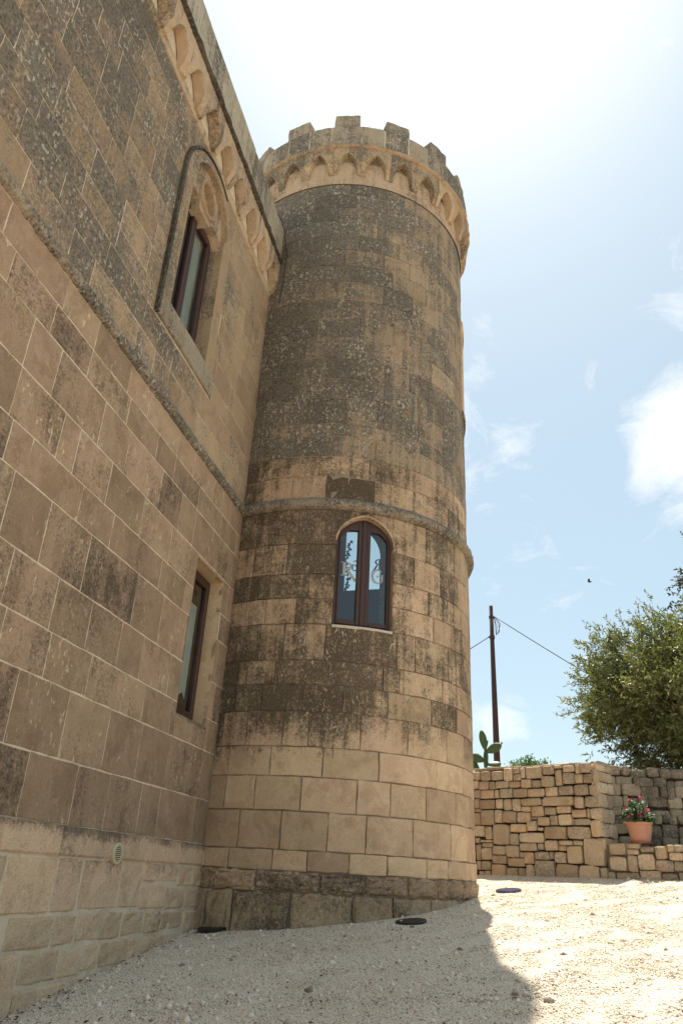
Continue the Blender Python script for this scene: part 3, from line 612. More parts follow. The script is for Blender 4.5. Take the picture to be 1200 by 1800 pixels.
for i in range(len(hz_) - 1):
    course(TWR, TW, hz_[i], hz_[i + 1], full_ring([-26 + rt.uniform(0, 12)], 11, 20), M['tower' if i < 2 else 'tower_high'], gap=.009, depth=-.012, bev=.006, amp=.004, jit=.005, avoid=[(BP0, BP1, BZ0, lambda u: BZ1)], seen=seen_tower, rest=REST['tower' if i < 2 else 'tower_high'], step=.08, dvar=.004)
for k_, m in REST.items(): tag(m.build('block_mass', M[k_], TWR), kind='stuff')
# core, with an opening in front and an added rear window aligned to show sky through it
def ring_us(cuts):
    us = [D(a) for a in range(-180, 181, 6)] + [c if c <= math.pi else c - 2 * math.pi for c in cuts]
    return sorted(set(us))
mb = MB()
holes = [(WP0, WP1, WZ0, WZA + .03), (BP0, math.pi, BZ0, BZ1), (-math.pi, BP1 - 2 * math.pi, BZ0, BZ1)]
grid_sheet(mb, ring_us([WP0, WP1, BP0, BP1]), [-1.6, WZ0, WZA + .03, BZ0, BZ1, 11.0], TW, -.02, holes)
mb.build('wall_core', M['mortar_tower'], TWR, fix=False)
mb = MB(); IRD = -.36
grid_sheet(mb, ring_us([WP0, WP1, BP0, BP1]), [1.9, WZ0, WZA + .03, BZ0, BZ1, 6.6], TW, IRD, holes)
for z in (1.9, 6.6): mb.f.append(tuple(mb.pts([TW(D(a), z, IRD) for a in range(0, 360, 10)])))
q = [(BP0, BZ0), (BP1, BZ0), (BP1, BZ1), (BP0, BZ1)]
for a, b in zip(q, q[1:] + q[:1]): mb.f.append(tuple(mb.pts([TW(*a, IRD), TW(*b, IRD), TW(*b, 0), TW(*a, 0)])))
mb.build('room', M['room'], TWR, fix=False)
mb = MB(); mb.f.append(tuple(mb.pts([TW(D(a), 11.0, .1) for a in range(0, 360, 8)]))); mb.build('roof_deck', M['roof'], TWR, fix=False)
# string course
mb = MB(); moulding(mb, [D(a) for a in np.arange(-180, 181, 1.5)], [(d, z - .01) for d, z in SPROF], TW, rt, .006); mb.build('string_course', M['lichen'], TWR, smooth=True)
# crown: its ring sits a few centimetres off the shaft's axis
def TWC(u, v, d): r = TR + d - .035; return (TCX + .034 + r * math.sin(u), TCY + .008 - r * math.cos(u), v)
mb = MB(); grid_sheet(mb, [D(a) for a in np.arange(-180, 181, 3.)], [10.26, 10.75], TW, .004, [])
mb.build('band', M['cornice'], TWR, fix=False)
NB = 28; HP = math.pi / NB
for i in range(NB):
    c = D(9) + 2 * HP * i
    if c > math.pi: c -= 2 * math.pi
    corbel_bay(c, HP * 2.2, TWC, 1 / 2.2, 10.45, 10.68, 10.88, 11.0, .145, .072).build('corbel_arch', M['fascia'], TWR)
mb = MB(); moulding(mb, [D(a) for a in np.arange(-180, 181, 2.)], [(-.1, 10.995), (.15, 10.995), (.185, 11.01), (.19, 11.03), (.18, 11.05), (.145, 11.06), (-.1, 11.062)], TWC, rt, .003); mb.build('lip_moulding', M['fascia'], TWR, smooth=True)
mb = MB(); grid_sheet(mb, [D(q) for q in np.arange(-180, 181, 3.)], [11.05, 11.53], TWC, .132, []); mb.build('parapet_joints', M['cement'], TWR, fix=False)
a = D(-20)
ends = [a]
while ends[-1] < a + 2 * math.pi - D(16): ends.append(ends[-1] + D(rt.uniform(10, 14)))
ends.append(a + 2 * math.pi)
for u0, u1 in zip(ends, ends[1:]):
    m = MB(); gp_ = rt.choice([.003, .003, .009]); m.strip(lin(u0 + gp_, u1 - gp_, 7), 11.055, 11.54, -.12, .14 + rt.uniform(-.004, .004), TWC, (.004, .01), .004, .008, rt, mids=3)
    tq = lin(u0, u1, 4); o_ = m.pts([TWC(u, 11.535, .13) for u in tq]); i_ = m.pts([TWC(u, 11.535, -.12) for u in tq]); m.quadstrip(o_, i_)
    i2 = m.pts([TWC(u, 11.0, -.12) for u in tq]); m.quadstrip(i_, i2)
    m.build('parapet_block', M['lichen'], TWR)
for i in range(15):
    u0 = D(2.2 + 24 * i); u1 = u0 + D(11.2)
    # each merlon is one straight slab set on the curve
    A, Bv = Vector(TWC(u0, 0, .09)), Vector(TWC(u1, 0, .09)); dx = (Bv - A); L_ = dx.length; dx.normalize(); nn = Vector((dx.y, -dx.x, 0))
    mpm = lambda u, z, d, A=A, dx=dx, nn=nn: tuple(A + dx * u + nn * d + Vector((0, 0, z)))
    m = MB(); h = 11.86 + rt.uniform(-.03, .02)
    m.strip(lin(0, L_, 6), 11.53, h, -.17, .02, mpm, .014, .006, .011, rt, mids=3)
    m.f.append(tuple(m.pts([mpm(0, h - .01, .01), mpm(L_, h - .01, .01), mpm(L_, h - .01, -.17), mpm(0, h - .01, -.17)])))
    m.f.append(tuple(m.pts([mpm(0, 11.53, -.17), mpm(L_, 11.53, -.17), mpm(L_, h - .01, -.17), mpm(0, h - .01, -.17)])))
    m.build('merlon', M['lichen'], TWR)
# the arched window: lining, frame, two leaves with panes and letters
tw = empty('window'); tw.parent = TWR
path = [(WP0, WZ0)] + [(u, warch(u)) for u in [WPM + (WP1 - WP0) / 2 * math.sin(x) for x in lin(-math.pi / 2, math.pi / 2, 26)]] + [(WP1, WZ0)]
mb = MB(); rings = [mb.pts([TW(u, z, d) for d in (.008, -.02, -.37)]) for u, z in path]
for a_, b_ in zip(rings, rings[1:]): mb.quadstrip(a_, b_)
rim = []
for u, z in path:
    e = 1.045; rim.append(mb.pts([TW(WPM + (u - WPM) * e, WZ0 + (z - WZ0) * 1.018 if z > WZS else z, -.004), TW(WPM + (u - WPM) * e, WZ0 + (z - WZ0) * 1.018 if z > WZS else z, .010), TW(u, z, .012)]))
for a_, b_ in zip(rim[1:-1], rim[2:-1]): mb.quadstrip(a_, b_)
mb.build('arch_lining', M['clean'], tw, fix=False)
WD = TR * math.cos((WP1 - WP0) / 2) - .055; WN = Vector((math.sin(WPM), -math.cos(WPM), 0)); WT = Vector((math.cos(WPM), math.sin(WPM), 0)); WO = Vector((TCX, TCY, 0)) + WN * WD
def FW(s_, z, d): return tuple(WO + WT * s_ + WN * d + Vector((0, 0, z)))
HWD = TR * math.sin((WP1 - WP0) / 2) - .004
def farch(s_): 
    q = min(abs(s_) / HWD, 1); return WZS + (WZA - WZS) * (.86 * math.sqrt(1 - q * q) + .14 * (1 - q))
fr = MB(); ft = .038
fr.strip([-HWD, -HWD + ft], WZ0 + .004, lambda s_: farch(s_) + .02, -.06, .0, FW, .005); fr.strip([HWD - ft, HWD], WZ0 + .004, lambda s_: farch(s_) + .02, -.06, .0, FW, .005)
fr.strip([-HWD + ft, HWD - ft], WZ0 + .004, WZ0 + .04, -.06, 0., FW, .005)
fr.strip(lin(-HWD + ft, HWD - ft, 20), lambda s_: farch(s_) - .05, lambda s_: farch(s_) + .01, -.06, 0., FW, .004)
fr.strip([-.031, .031], WZ0 + .04, lambda s_: farch(s_) - .03, -.05, .022, FW, .006)
fr.build('frame', M['wood'], tw)
for sg in (-1, 1):
    sa = MB(); i0, i1 = .03, HWD - ft                     # sash from meeting stile to outer frame
    X = lambda q: sorted([sg * q[0], sg * q[1]])
    topz = lambda s_: farch(s_) - .045
    st = .052
    for (p0, p1, l, h) in ((i0, i0 + st, WZ0 + .04, topz), (i1 - .022, i1, WZ0 + .04, topz), (i0 + st, i1 - .022, WZ0 + .04, WZ0 + .10), ):
        a_, b_ = X((p0, p1)); sa.strip([a_, b_], l, h, -.05, .014, FW, .006)
    a_, b_ = X((i0 + st, i1 - .022)); sa.strip(lin(a_, b_, 8), lambda s_: min(topz(s_) - .05, 4.06), topz, -.05, .012, FW, .003)
    sa.build('sash', M['wood'], tw)
    g = MB(); g.strip(lin(a_, b_, 6), WZ0 + .09, lambda s_: min(topz(s_) - .03, 4.07), -.026, -.02, FW); pane = g.build('pane', M['glass'], tw)
    def stroke(mb, pts, w, mp):
        P = [Vector((q[0], q[1])) for q in pts]; L1, L2 = [], []
        for i, q in enumerate(P):
            dv = (P[min(i + 1, len(P) - 1)] - P[max(i - 1, 0)]).normalized(); nv = Vector((-dv.y, dv.x)); ww = (w[i] if isinstance(w, list) else w) / 2
            L1.append(q + nv * ww); L2.append(q - nv * ww)
        for dd in (.003,):
            a1 = mb.pts([mp(v.x, v.y, dd) for v in L1]); a2 = mb.pts([mp(v.x, v.y, dd) for v in L2]); mb.quadstrip(a1, a2)
    def letter(ch, mb, ox, oz, sx, sz, mp, mir=1):
        T = lambda pts: [(ox + mir * x * sx, oz + z * sz) for x, z in pts]
        if ch == 'R':
            stroke(mb, T([(.22, 0), (.22, 1)]), .20 * sx, mp)
            for z in (.03, .97): stroke(mb, T([(.0, z), (.42, z)]), .07 * sz, mp)
            arc = [(.25 + .42 * math.sin(x), .74 + .24 * math.cos(x)) for x in lin(0, math.pi, 12)]
            stroke(mb, T(arc), [.07 * sx + .11 * sx * math.sin(x) for x in lin(0, math.pi, 12)], mp)
            stroke(mb, T([(.40, .52), (.62, .22), (.95, -.22), (1.05, -.35)]), [.10 * sx, .2 * sx, .2 * sx, .06 * sx], mp)
        else:
            arc = [(.5 + .44 * math.cos(x), .5 + .48 * math.sin(x)) for x in lin(D(48), D(318), 20)]
            stroke(mb, T(arc), [.05 * sx + .17 * sx * math.sin(math.pi * i / 20) for i in range(21)], mp)
            stroke(mb, T([(.83, .14), (.83, .62)]), .16 * sx, mp); stroke(mb, T([(.48, .50), (.62, .60), (.98, .64)]), [.05 * sx, .1 * sx, .06 * sx], mp)
            stroke(mb, T([(.42, .58), (.46, .46), (.56, .48)]), .09 * sx, mp)
    lm = MB(); pm = lambda s_, z, d: FW(s_, z, d - .018)
    if sg < 0: letter('R', lm, -.285, 3.42, .19, .19, pm)
    else: letter('G', lm, .115, 3.375, .165, .185, pm)
    lm.build('letter', M['letter'], pane, fix=False)
m = MB(); m.strip(lin(WP0 - .004, WP1 + .004, 8), WZ0 - .03, WZ0 + .002, -.2, .016, TW, (.003, .006), .003, .003, rt); m.build('sill', M['marble'], tw)
# added rear window, aligned so sky shows through the front glass
bw = empty('window'); bw.parent = TWR
bm_ = (BP0 + BP1) / 2; BN = Vector((math.sin(bm_), -math.cos(bm_), 0)); BT = Vector((math.cos(bm_), math.sin(bm_), 0)); BO = Vector((TCX, TCY, 0)) + BN * (TR - .25)
def FB(s_, z, d): return tuple(BO + BT * s_ + BN * d + Vector((0, 0, z)))
hw = TR * math.sin((BP1 - BP0) / 2) - .10
f = MB()
for q in ((-hw - .1, -hw + .04, BZ0 - .05, BZ1 + .1), (hw - .04, hw + .1, BZ0 - .05, BZ1 + .1), (-.03, .03, BZ0, BZ1), (-hw, hw, BZ0 - .05, BZ0 + .04)): f.strip([q[0], q[1]], q[2], q[3], -.03, .03, FB)
f.build('frame', M['wood'], bw)
g = MB(); g.strip([-hw, hw], BZ0, BZ1, -.004, .004, FB); pn = g.build('pane', M['glass'], bw)
for ch, ox in (('R', -.34), ('G', .06)):
    lm = MB(); letter(ch, lm, ox, 4.98, .17, .2, FB); lm.build('letter', M['letter_back'], pn, fix=False)
# projecting surround of another window on the sunny side, seen edge-on
sw_ = empty('window'); sw_.parent = TWR
m = MB(); m.strip(lin(D(84), D(100), 5), 8.55, 8.72, -.05, .028, TW, (.004, .01), .003, .003, rt)
m.strip(lin(D(84), D(87), 2), 6.85, 8.55, -.05, .014, TW, (.004, .01), .003, .003, rt); m.strip(lin(D(97), D(100), 2), 6.85, 8.55, -.05, .014, TW, (.004, .01), .003, .003, rt)
m.build('surround', M['clean'], sw_)
m = MB(); m.strip(lin(D(83), D(101), 5), 6.76, 6.86, -.05, .022, TW, (.004, .01), .003, .003, rt); m.build('sill', M['lichen'], sw_)
m = MB(); m.strip(lin(D(87), D(97), 4), 6.87, 8.54, -.03, .004, TW); m.build('shutter', M['wood'], sw_)

# ------------------------------------------------------------------ dry-stone boundary wall with a low planter wall
DB = Vector((1.21, 11.56, 0)); DU = Vector((.8379, -.5459, 0)); DN = Vector((-.5459, -.8379, 0)); DT = -DN
def DW(s_, z, d): return tuple(DB + DU * s_ + DN * d + Vector((0, 0, z)))
def rock(mb, s0, z0, s1, z1, mp, rng, proud=.02, gap=.0035, n=10, depth=.09, rnd_=None):
    """one laid stone: a rounded irregular outline, bulging face"""
    cx_, cz_ = (s0 + s1) / 2, (z0 + z1) / 2; hx, hz = max((s1 - s0) / 2 - gap, .012), max((z1 - z0) / 2 - gap, .012)
    e = rnd_ or rng.uniform(6., 16.); ring = []
    n = 12; a0 = rng.uniform(-.1, .1)
    for k in range(n):
        a = 2 * math.pi * (k + .5) / n + a0; c, s_ = math.cos(a), math.sin(a)
        r = (abs(c) ** e + abs(s_) ** e) ** (-1 / e) * rng.uniform(.96, 1.04)
        ring.append((cx_ + max(-hx, min(hx, hx * c * r)), cz_ + max(-hz, min(hz, hz * s_ * r))))
    p = rng.uniform(0, proud); tx, tz_ = rng.uniform(-.05, .05), rng.uniform(-.06, .06)
    R0 = mb.pts([mp(x, z, -depth) for x, z in ring]); R1 = mb.pts([mp(x, z, p - .014) for x, z in ring])
    f = 1 - min(.011 / min(hx, hz), .3)
    R2 = mb.pts([mp(cx_ + (x - cx_) * f, cz_ + (z - cz_) * f, p + (x - cx_) * tx + (z - cz_) * tz_ + rng.uniform(-.004, .004)) for x, z in ring])
    C = mb.pts([mp(cx_ + rng.uniform(-.2, .2) * hx, cz_ + rng.uniform(-.2, .2) * hz, p + .006 + rng.uniform(0, .008))])[0]
    mb.quadstrip(R0, R1, True); mb.quadstrip(R1, R2, True)
    for k in range(n): mb.f.append((R2[k], R2[(k + 1) % n], C))
rd = random.Random(41)
DWALL = tag(empty('dry_stone_wall'), 'honey coloured dry stone wall standing behind the gravel beside the tower', 'wall')
for b in DRY:
    b = list(b)
    if b[2] > .05: b[2] = .0
    if b[1] < .2: b[1] -= .1
    m = MB(); rock(m, *b, DW, rd); m.build('stone', M['dry'], DWALL)
z = .1                                                     # part behind the tower and quoins of the return
mass = MB()
zz = .05
while zz < 1.6:
    h = rd.uniform(.12, .2); s_ = -5.2
    while s_ < -2.12:
        w = min(rd.uniform(.14, .34), -2.10 - s_)
        if w > .05: rock(mass, s_, zz, s_ + w, zz + h, DW, rd)
        s_ += w
    zz += h
tag(mass.build('stone_mass', M['dry'], DWALL), kind='stuff')
def DRt(s_, z, d): return tuple(DB + DT * s_ + DU * d + Vector((0, 0, z)))      # the return face at the corner
zz = .5
while zz < 1.62:
    h = min(rd.uniform(.12, .2), 1.64 - zz); s_ = .0
    for w in (.22, .25) if rd.random() < .5 else (.3, .17):
        m = MB(); rock(m, s_, zz, s_ + w, zz + h, DRt, rd, .012); m.build('stone', M['dry'], DWALL); s_ += w
    zz += max(h, .03)
m = MB(); m.box(-5.2, -.4, -.5, -.03, -.07, 1.60, lambda x, y, z: DW(x, z, y)); m.build('wall_core', M['soil'], DWALL)  # dark backing imitates the deep shade between the stones
s_ = -2.1
while s_ < .0:                                             # flat coping stones
    w = min(rd.uniform(.2, .4), .02 - s_)
    if w > .04:
        m = MB(); top = 1.665 + rd.uniform(-.012, .015); m.strip(lin(s_, s_ + w - .01, 2), 1.625, top, -.42, -.03, DW, .012, .006, .008, rd)
        m.f.append(tuple(m.pts([DW(s_, top - .01, -.04), DW(s_ + w - .01, top - .01, -.04), DW(s_ + w - .01, top - .01, -.42), DW(s_, top - .01, -.42)]))); m.build('coping_stone', M['dry'], DWALL)
    s_ += w
LWALL = tag(empty('low_stone_wall'), 'low dry stone planter wall under the terracotta pot', 'wall')
for b in LOW:
    b = list(b)
    if b[1] < .2: b[1] -= .1
    m = MB(); rock(m, *b, DW, rd); m.build('stone', M['dry'], LWALL)
mass = MB()
for z0, z1 in ((.05, .27), (.27, .42), (.42, .585)):
    s_ = 1.07
    while s_ < 3.6: w = rd.uniform(.15, .3); rock(mass, s_, z0, s_ + w, z1, DW, rd); s_ += w
tag(mass.build('stone_mass', M['dry'], LWALL), kind='stuff')
m = MB(); m.box(.0, -.42, -.5, 3.6, -.07, .575, lambda x, y, z: DW(x, z, y)); m.build('wall_core', M['rubble'], LWALL)
BWALL = tag(empty('rubble_wall'), 'shaded rough rubble wall at the back of the planter under the olive tree', 'wall')
BB = DB + DT * .45; BU = Vector((.9755, .22, 0)); BNn = Vector((.22, -.9755, 0))
def BW(s_, z, d): return tuple(BB + BU * s_ + BNn * d + Vector((0, 0, z)))
zz = .45
mass = MB()
while zz < 1.62:
    h = rd.uniform(.07, .17); s_ = -.05 + rd.uniform(-.05, 0)
    while s_ < 3.5:
        w = rd.uniform(.08, .3); j = rd.uniform(-.035, .03)
        if s_ < 1.35: m = MB(); rock(m, s_, zz + j, s_ + w, zz + h + j + .02, BW, rd, .06, rnd_=rd.uniform(2.6, 9)); m.build('stone', M['rubble'], BWALL)
        else: rock(mass, s_, zz + j, s_ + w, zz + h + j + .02, BW, rd, .05, rnd_=rd.uniform(2.2, 4))
        s_ += w
    zz += h
tag(mass.build('stone_mass', M['rubble'], BWALL), kind='stuff')
m = MB(); m.box(-.1, -.5, -.5, 3.6, -.06, 1.6, lambda x, y, z: BW(x, z, y)); m.build('wall_core', M['soil'], BWALL)  # dark core carries the shade of the gaps in its colour
m = MB(); P = [DW(.0, .56, -.3), DW(3.6, .56, -.3), BW(3.6, .56, 0), BW(-.1, .56, 0)]; m.f.append(tuple(m.pts(P))); tag(m.build('planter_soil', M['soil'], fix=False), kind='structure')
m = MB()
ter = [(-40, 38.6), tuple(Vector(DW(-.05, 0, -.3))[:2]), BW(-.1, 0, -.3)[:2], BW(3.6, 0, -.3)[:2], (40, 20), (400, 60), (400, 700), (-400, 700), (-400, 60)]
ti = m.pts([(x, y, 1.45) for x, y in ter]); m.f.append(tuple(ti)); tb = m.pts([(x, y, -.8) for x, y in ter]); m.quadstrip(ti, tb, True)
tag(m.build('terrace', M['earth'], fix=False), kind='structure')

# ------------------------------------------------------------------ pot with geranium on the low wall
PC = Vector(DW(.455, .60, -.17))
pot = tag(empty('flower_pot', PC), 'terracotta pot with wide rim standing on the low wall', 'pot')
m = MB(); m.lathe([(.0, .015), (.118, .015), (.128, .06), (.15, .16), (.163, .215), (.168, .222), (.168, .232), (.178, .234), (.182, .25), (.180, .262), (.165, .262), (.158, .235), (.0, .232)], 36); m.build('pot_body', M['terracotta'], pot, smooth=False)
m = MB(); m.lathe([(.0, .0), (.135, .0), (.155, .022), (.150, .024), (.13, .008), (.0, .008)], 32); m.build('saucer', M['terracotta_dark'], pot)
m = MB(); m.lathe([(.0, .236), (.157, .237), (.157, .24), (.0, .243)], 20); m.build('soil', M['soil'], pot)
ger = tag(empty('geranium', PC + Vector((0, 0, .24))), 'pink flowering geranium growing in the terracotta pot', 'plant')
rp = random.Random(5)
def card(mb, c, ax, up, l, w):
    c, ax, up = Vector(c), Vector(ax).normalized(), Vector(up); sd = ax.cross(up).normalized() * w / 2
    mb.f.append(tuple(mb.pts([c, c + ax * l * .35 + sd, c + ax * l, c + ax * l * .35 - sd])))
def disc(mb, c, n, r, k=7, wav=.15):
    n = Vector(n).normalized(); a = n.orthogonal().normalized(); b = n.cross(a)
    q = mb.pts([Vector(c) + (a * math.cos(2 * math.pi * i / k) + b * math.sin(2 * math.pi * i / k)) * r * rp.uniform(1 - wav, 1 + wav) + n * rp.uniform(-.1, .1) * r for i in range(k)])
    mb.f.append(tuple(q))
st_, lv = MB(), MB(); tips = []
for i in range(46):
    a = rp.uniform(0, 6.28); r = rp.uniform(.02, .22); h = rp.uniform(.0, .30) * (1 - (r / .3) ** 2) + .01
    tip = Vector((r * math.cos(a), r * math.sin(a), h)); st_.tube([(tip.x * .2, tip.y * .2, 0), tip * .6 + Vector((0, 0, .02)), tip], .003, 4)
    for j in range(7): disc(lv, tip + Vector((rp.gauss(0, .025), rp.gauss(0, .025), rp.gauss(0, .02))), (rp.gauss(0, .6), rp.gauss(0, .6) - .3, 1), rp.uniform(.014, .03))
st_.build('stems', M['geranium'], ger); lv.build('leaves', M['geranium'], ger, fix=False)
for (dx, dz) in ((-.08, .30), (.06, .33), (.17, .17), (.06, .105), (-.07, .10), (-.15, .20)):
    c = Vector((DU.x * dx, DU.y * dx, dz)) + DN * (.09 if dz < .2 else .03); m = MB()
    for j in range(34): disc(m, c + Vector((rp.gauss(0, .012), rp.gauss(0, .012), rp.gauss(0, .011))), (rp.gauss(0, 1), rp.gauss(0, 1) - .5, rp.gauss(.4, 1)), rp.uniform(.008, .013), 6)
    fl = m.build('flower_head', M['petal'], ger, fix=False)
    m = MB(); m.tube([c * .3, c * .7 + Vector((0, 0, .02)), c], .003, 4); m.build('flower_stalk', M['geranium'], ger)

# ------------------------------------------------------------------ trees and plants behind the wall
def leaf_mesh(name, C, A, L, Wd, mat, parent, seed=1):
    """C centres, A axes (n,3), lengths, widths: four-point leaves"""
    rg = np.random.default_rng(seed); n = len(C)
    A = A / np.linalg.norm(A, axis=1)[:, None]; rv = rg.normal(size=(n, 3)); S = np.cross(A, rv); S /= np.linalg.norm(S, axis=1)[:, None]
    V = np.stack([C, C + A * (L * .45)[:, None] + S * (Wd / 2)[:, None], C + A * L[:, None], C + A * (L * .45)[:, None] - S * (Wd / 2)[:, None]], 1).reshape(-1, 3)
    F = (np.array([0, 1, 2, 3])[None] + (np.arange(n) * 4)[:, None])
    me = bpy.data.meshes.new(name); me.vertices.add(len(V)); me.vertices.foreach_set('co', V.ravel()); me.loops.add(F.size); me.loops.foreach_set('vertex_index', F.ravel())
    me.polygons.add(n); me.polygons.foreach_set('loop_start', np.arange(0, F.size, 4)); me.update(calc_edges=True)
    return link(name, me, mat, parent)
def tree(name, label, base, trunk_h, cen, rad, nclump, ntwig, nleaf, mat, seed, lf=(.045, .075, .013), trunk_r=.16, flat=.9):
    rg = np.random.default_rng(seed); rn = random.Random(seed)
    root = tag(empty(name, base), label, 'tree'); b = Vector(base); cen = Vector(cen) - b
    m = MB(); top = Vector((rn.uniform(-.1, .1), rn.uniform(-.1, .1), trunk_h))
    m.tube([(0, 0, -.3), (.04, .02, trunk_h * .4), (-.03, .04, trunk_h * .75), top], [trunk_r * 1.35, trunk_r, trunk_r * .85, trunk_r * .8], 10)
    ends = []
    for k in range(nclump):                                # clump centres, mostly near the crown's skin
        v = Vector((rn.gauss(0, 1), rn.gauss(0, 1), rn.gauss(0, 1))).normalized(); v.z = max(v.z, -.75)
        q = rn.uniform(.28, 1.02) ** .6
        ends.append(cen + Vector((v.x * rad[0], v.y * rad[1], v.z * rad[2])) * q)
    limbs = []
    for k in range(9):
        e = cen + Vector((rn.uniform(-.6, .6) * rad[0], rn.uniform(-.6, .6) * rad[1], rn.uniform(-.2, .6) * rad[2])); mid = top.lerp(e, .5) + Vector((rn.uniform(-.15, .15), rn.uniform(-.15, .15), .1))
        m.tube([top * .97, mid, e], [trunk_r * .5, trunk_r * .32, trunk_r * .14], 7); limbs.append((mid, e))
    for e in ends:
        a, c = min(limbs, key=lambda q: (q[1] - e).length); m.tube([c, c.lerp(e, .5) + Vector((0, 0, .06)), e], [.022, .014, .006], 5, False)
    m.build('trunk', M['bark'], root, smooth=True, fix=False)
    Cs, As = [], []; tw_ = MB()
    for e in ends:
        out_ = (e - cen).normalized(); cr_ = rn.uniform(.22, .42)
        for j in range(ntwig):
            o = e + Vector((rn.gauss(0, cr_ * .55), rn.gauss(0, cr_ * .55), rn.gauss(0, cr_ * .45)))
            d = (out_ * .9 + Vector((rn.gauss(0, .7), rn.gauss(0, .7), rn.gauss(.25, .6)))).normalized(); ln = rn.uniform(.14, .32)
            tw_.tube([o, o + d * ln], [.0035, .0015], 3, False)
            for q in range(nleaf):
                f = (q + .5) / nleaf; Cs.append(o + d * ln * f); As.append(d * .9 + Vector((rn.gauss(0, .75), rn.gauss(0, .75), rn.gauss(0, .75))))
    tw_.build('twigs', M['bark'], root, fix=False)
    C = np.array([tuple(q) for q in Cs]); A = np.array([tuple(q) for q in As]); n = len(C)
    leaf_mesh('crown', C, A, lf[0] + (lf[1] - lf[0]) * rg.random(n), lf[2] * (.8 + .4 * rg.random(n)), mat, root, seed)
    return root
tree('olive_tree', 'round grey-green olive tree rising behind the stone wall at the edge of the picture', (3.5, 14.5, 1.45), 1.1, (3.45, 14.1, 3.12), (1.98, 1.85, 1.46), 400, 26, 12, M['olive'], 77, lf=(.06, .10, .025), trunk_r=.13)
tree('dark_tree', 'tall dark leafy tree of which only a few twigs reach into the picture', (8.1, 20.5, 1.45), 3.2, (7.75, 20.2, 7.2), (3.2, 2.8, 3.2), 230, 14, 9, M['oak'], 78, lf=(.07, .13, .05), trunk_r=.24)
sh = tag(empty('shrub', (.42, 17, 1.53)), 'bright green shrub whose top shows above the stone wall', 'shrub')
rs = random.Random(9); Cs, As = [], []
m = MB()
for k in range(60):
    x = rs.uniform(-.62, .62); top = Vector((x, rs.uniform(-.4, .4), .52 + .42 * (1 - (x / .66) ** 2) * rs.uniform(.75, 1.) + (.08 if .3 < x < .5 else 0)))
    m.tube([(x * .3, top.y * .3, 0), top], [.01, .003], 4, False)
    for j in range(46): Cs.append(tuple(top * rs.uniform(.55, 1.) + Vector((rs.gauss(0, .05), rs.gauss(0, .05), rs.gauss(0, .03))))); As.append((rs.gauss(0, 1), rs.gauss(0, 1), rs.gauss(.6, .7)))
m.build('stems', M['bark'], sh, fix=False)
leaf_mesh('foliage', np.array(Cs), np.array(As), np.full(len(Cs), .06), np.full(len(Cs), .026), M['shrub'], sh, 4)
cac = tag(empty('prickly_pear', (-.45, 15, 1.55)), 'prickly pear cactus with flat green pads behind the wall by the pole', 'cactus')
def pad(mb, base, tip, w, nrm, th=.022):
    base, tip = Vector(base), Vector(tip); ax = tip - base; l = ax.length; ax.normalize(); nrm = Vector(nrm); nrm = (nrm - ax * nrm.dot(ax)).normalized(); sd = ax.cross(nrm)
    rings = []
    for i in range(11):
        f = i / 10; ww = w * math.sin(math.pi * (f * .96 + .03)) ** .62 * (.72 + .42 * f) / 2
        c = base + ax * l * f; rings.append(mb.pts([c + sd * ww * math.cos(a) + nrm * min(th, ww) * math.sin(a) for a in [2 * math.pi * k / 12 for k in range(12)]]))
    for a, b in zip(rings, rings[1:]): mb.quadstrip(a, b, True)
    mb.f.append(tuple(rings[0][::-1])); mb.f.append(tuple(rings[-1]))
for bs, tp, w, nr in [((0, 0, 0), (.04, 0, .42), .26, (.2, -1, 0)), ((.04, 0, .38), (.06, .02, .80), .15, (.8, -.6, .1)), ((.05, 0, .74), (-.02, 0, 1.13), .155, (.25, -1, 0)), ((.05, .0, .78), (.09, 0, .95), .09, (.9, -.4, 0)),
                      ((.06, 0, .72), (.35, -.02, .86), .19, (.1, -1, .15)), ((.03, 0, .56), (-.25, .0, .66), .19, (.1, -1, .2)), ((.05, 0, .50), (.33, 0, .52), .15, (.05, -.6, .5)), ((-.05, .1, .3), (-.28, .1, .72), .14, (.5, -1, 0)), ((-.22, 0, .3), (-.19, 0, .60), .09, (.6, -.8, 0))]:
    m = MB(); pad(m, bs, tp, w, nr); m.build('pad', M['cactus'], cac, smooth=True)
m = MB(); m.lathe([(.0, 0), (.014, .006), (.018, .025), (.012, .045), (.0, .048)], 10, (.355, -.02, .865)); m.build('fruit', M['cactus_fruit'], cac, smooth=True)

# ------------------------------------------------------------------ pole and wires
pole = tag(empty('utility_pole', (-.285, 22, 1.2)), 'thin rusty brown utility pole standing behind the stone wall', 'pole')
m = MB(); m.tube([(0, 0, 0), (.0, 0, 2.5), (-.002, 0, 4.6), (.0, 0, 6.38)], [.098, .085, .068, .055], 12); m.build('shaft', M['rust'], pole, smooth=True)
m = MB(); m.tube([(.0, 0, 5.98), (0, 0, 6.06)], .075, 12); m.tube([(0, 0, 5.36), (0, 0, 5.46)], .078, 12); m.build('clamp', M['rust'], pole)
m = MB(); m.tube([(.07, -.02, 6.02), (.12, -.02, 6.02)], .02, 8); m.tube([(-.07, -.02, 5.42), (-.12, -.02, 5.40)], .02, 8); m.build('insulator', M['black'], pole)
m = MB()
for q in range(3): m.tube([(.08 + .02 * q, -.06, 6.0), (.20 + .03 * q, -.06, 5.8), (.22 - .02 * q, -.06, 5.55), (.12, -.06, 5.45), (.10 + .03 * q, -.06, 5.7), (.08, -.06, 5.98)], .006, 5)
m.build('cable_loop', M['wire'], pole)
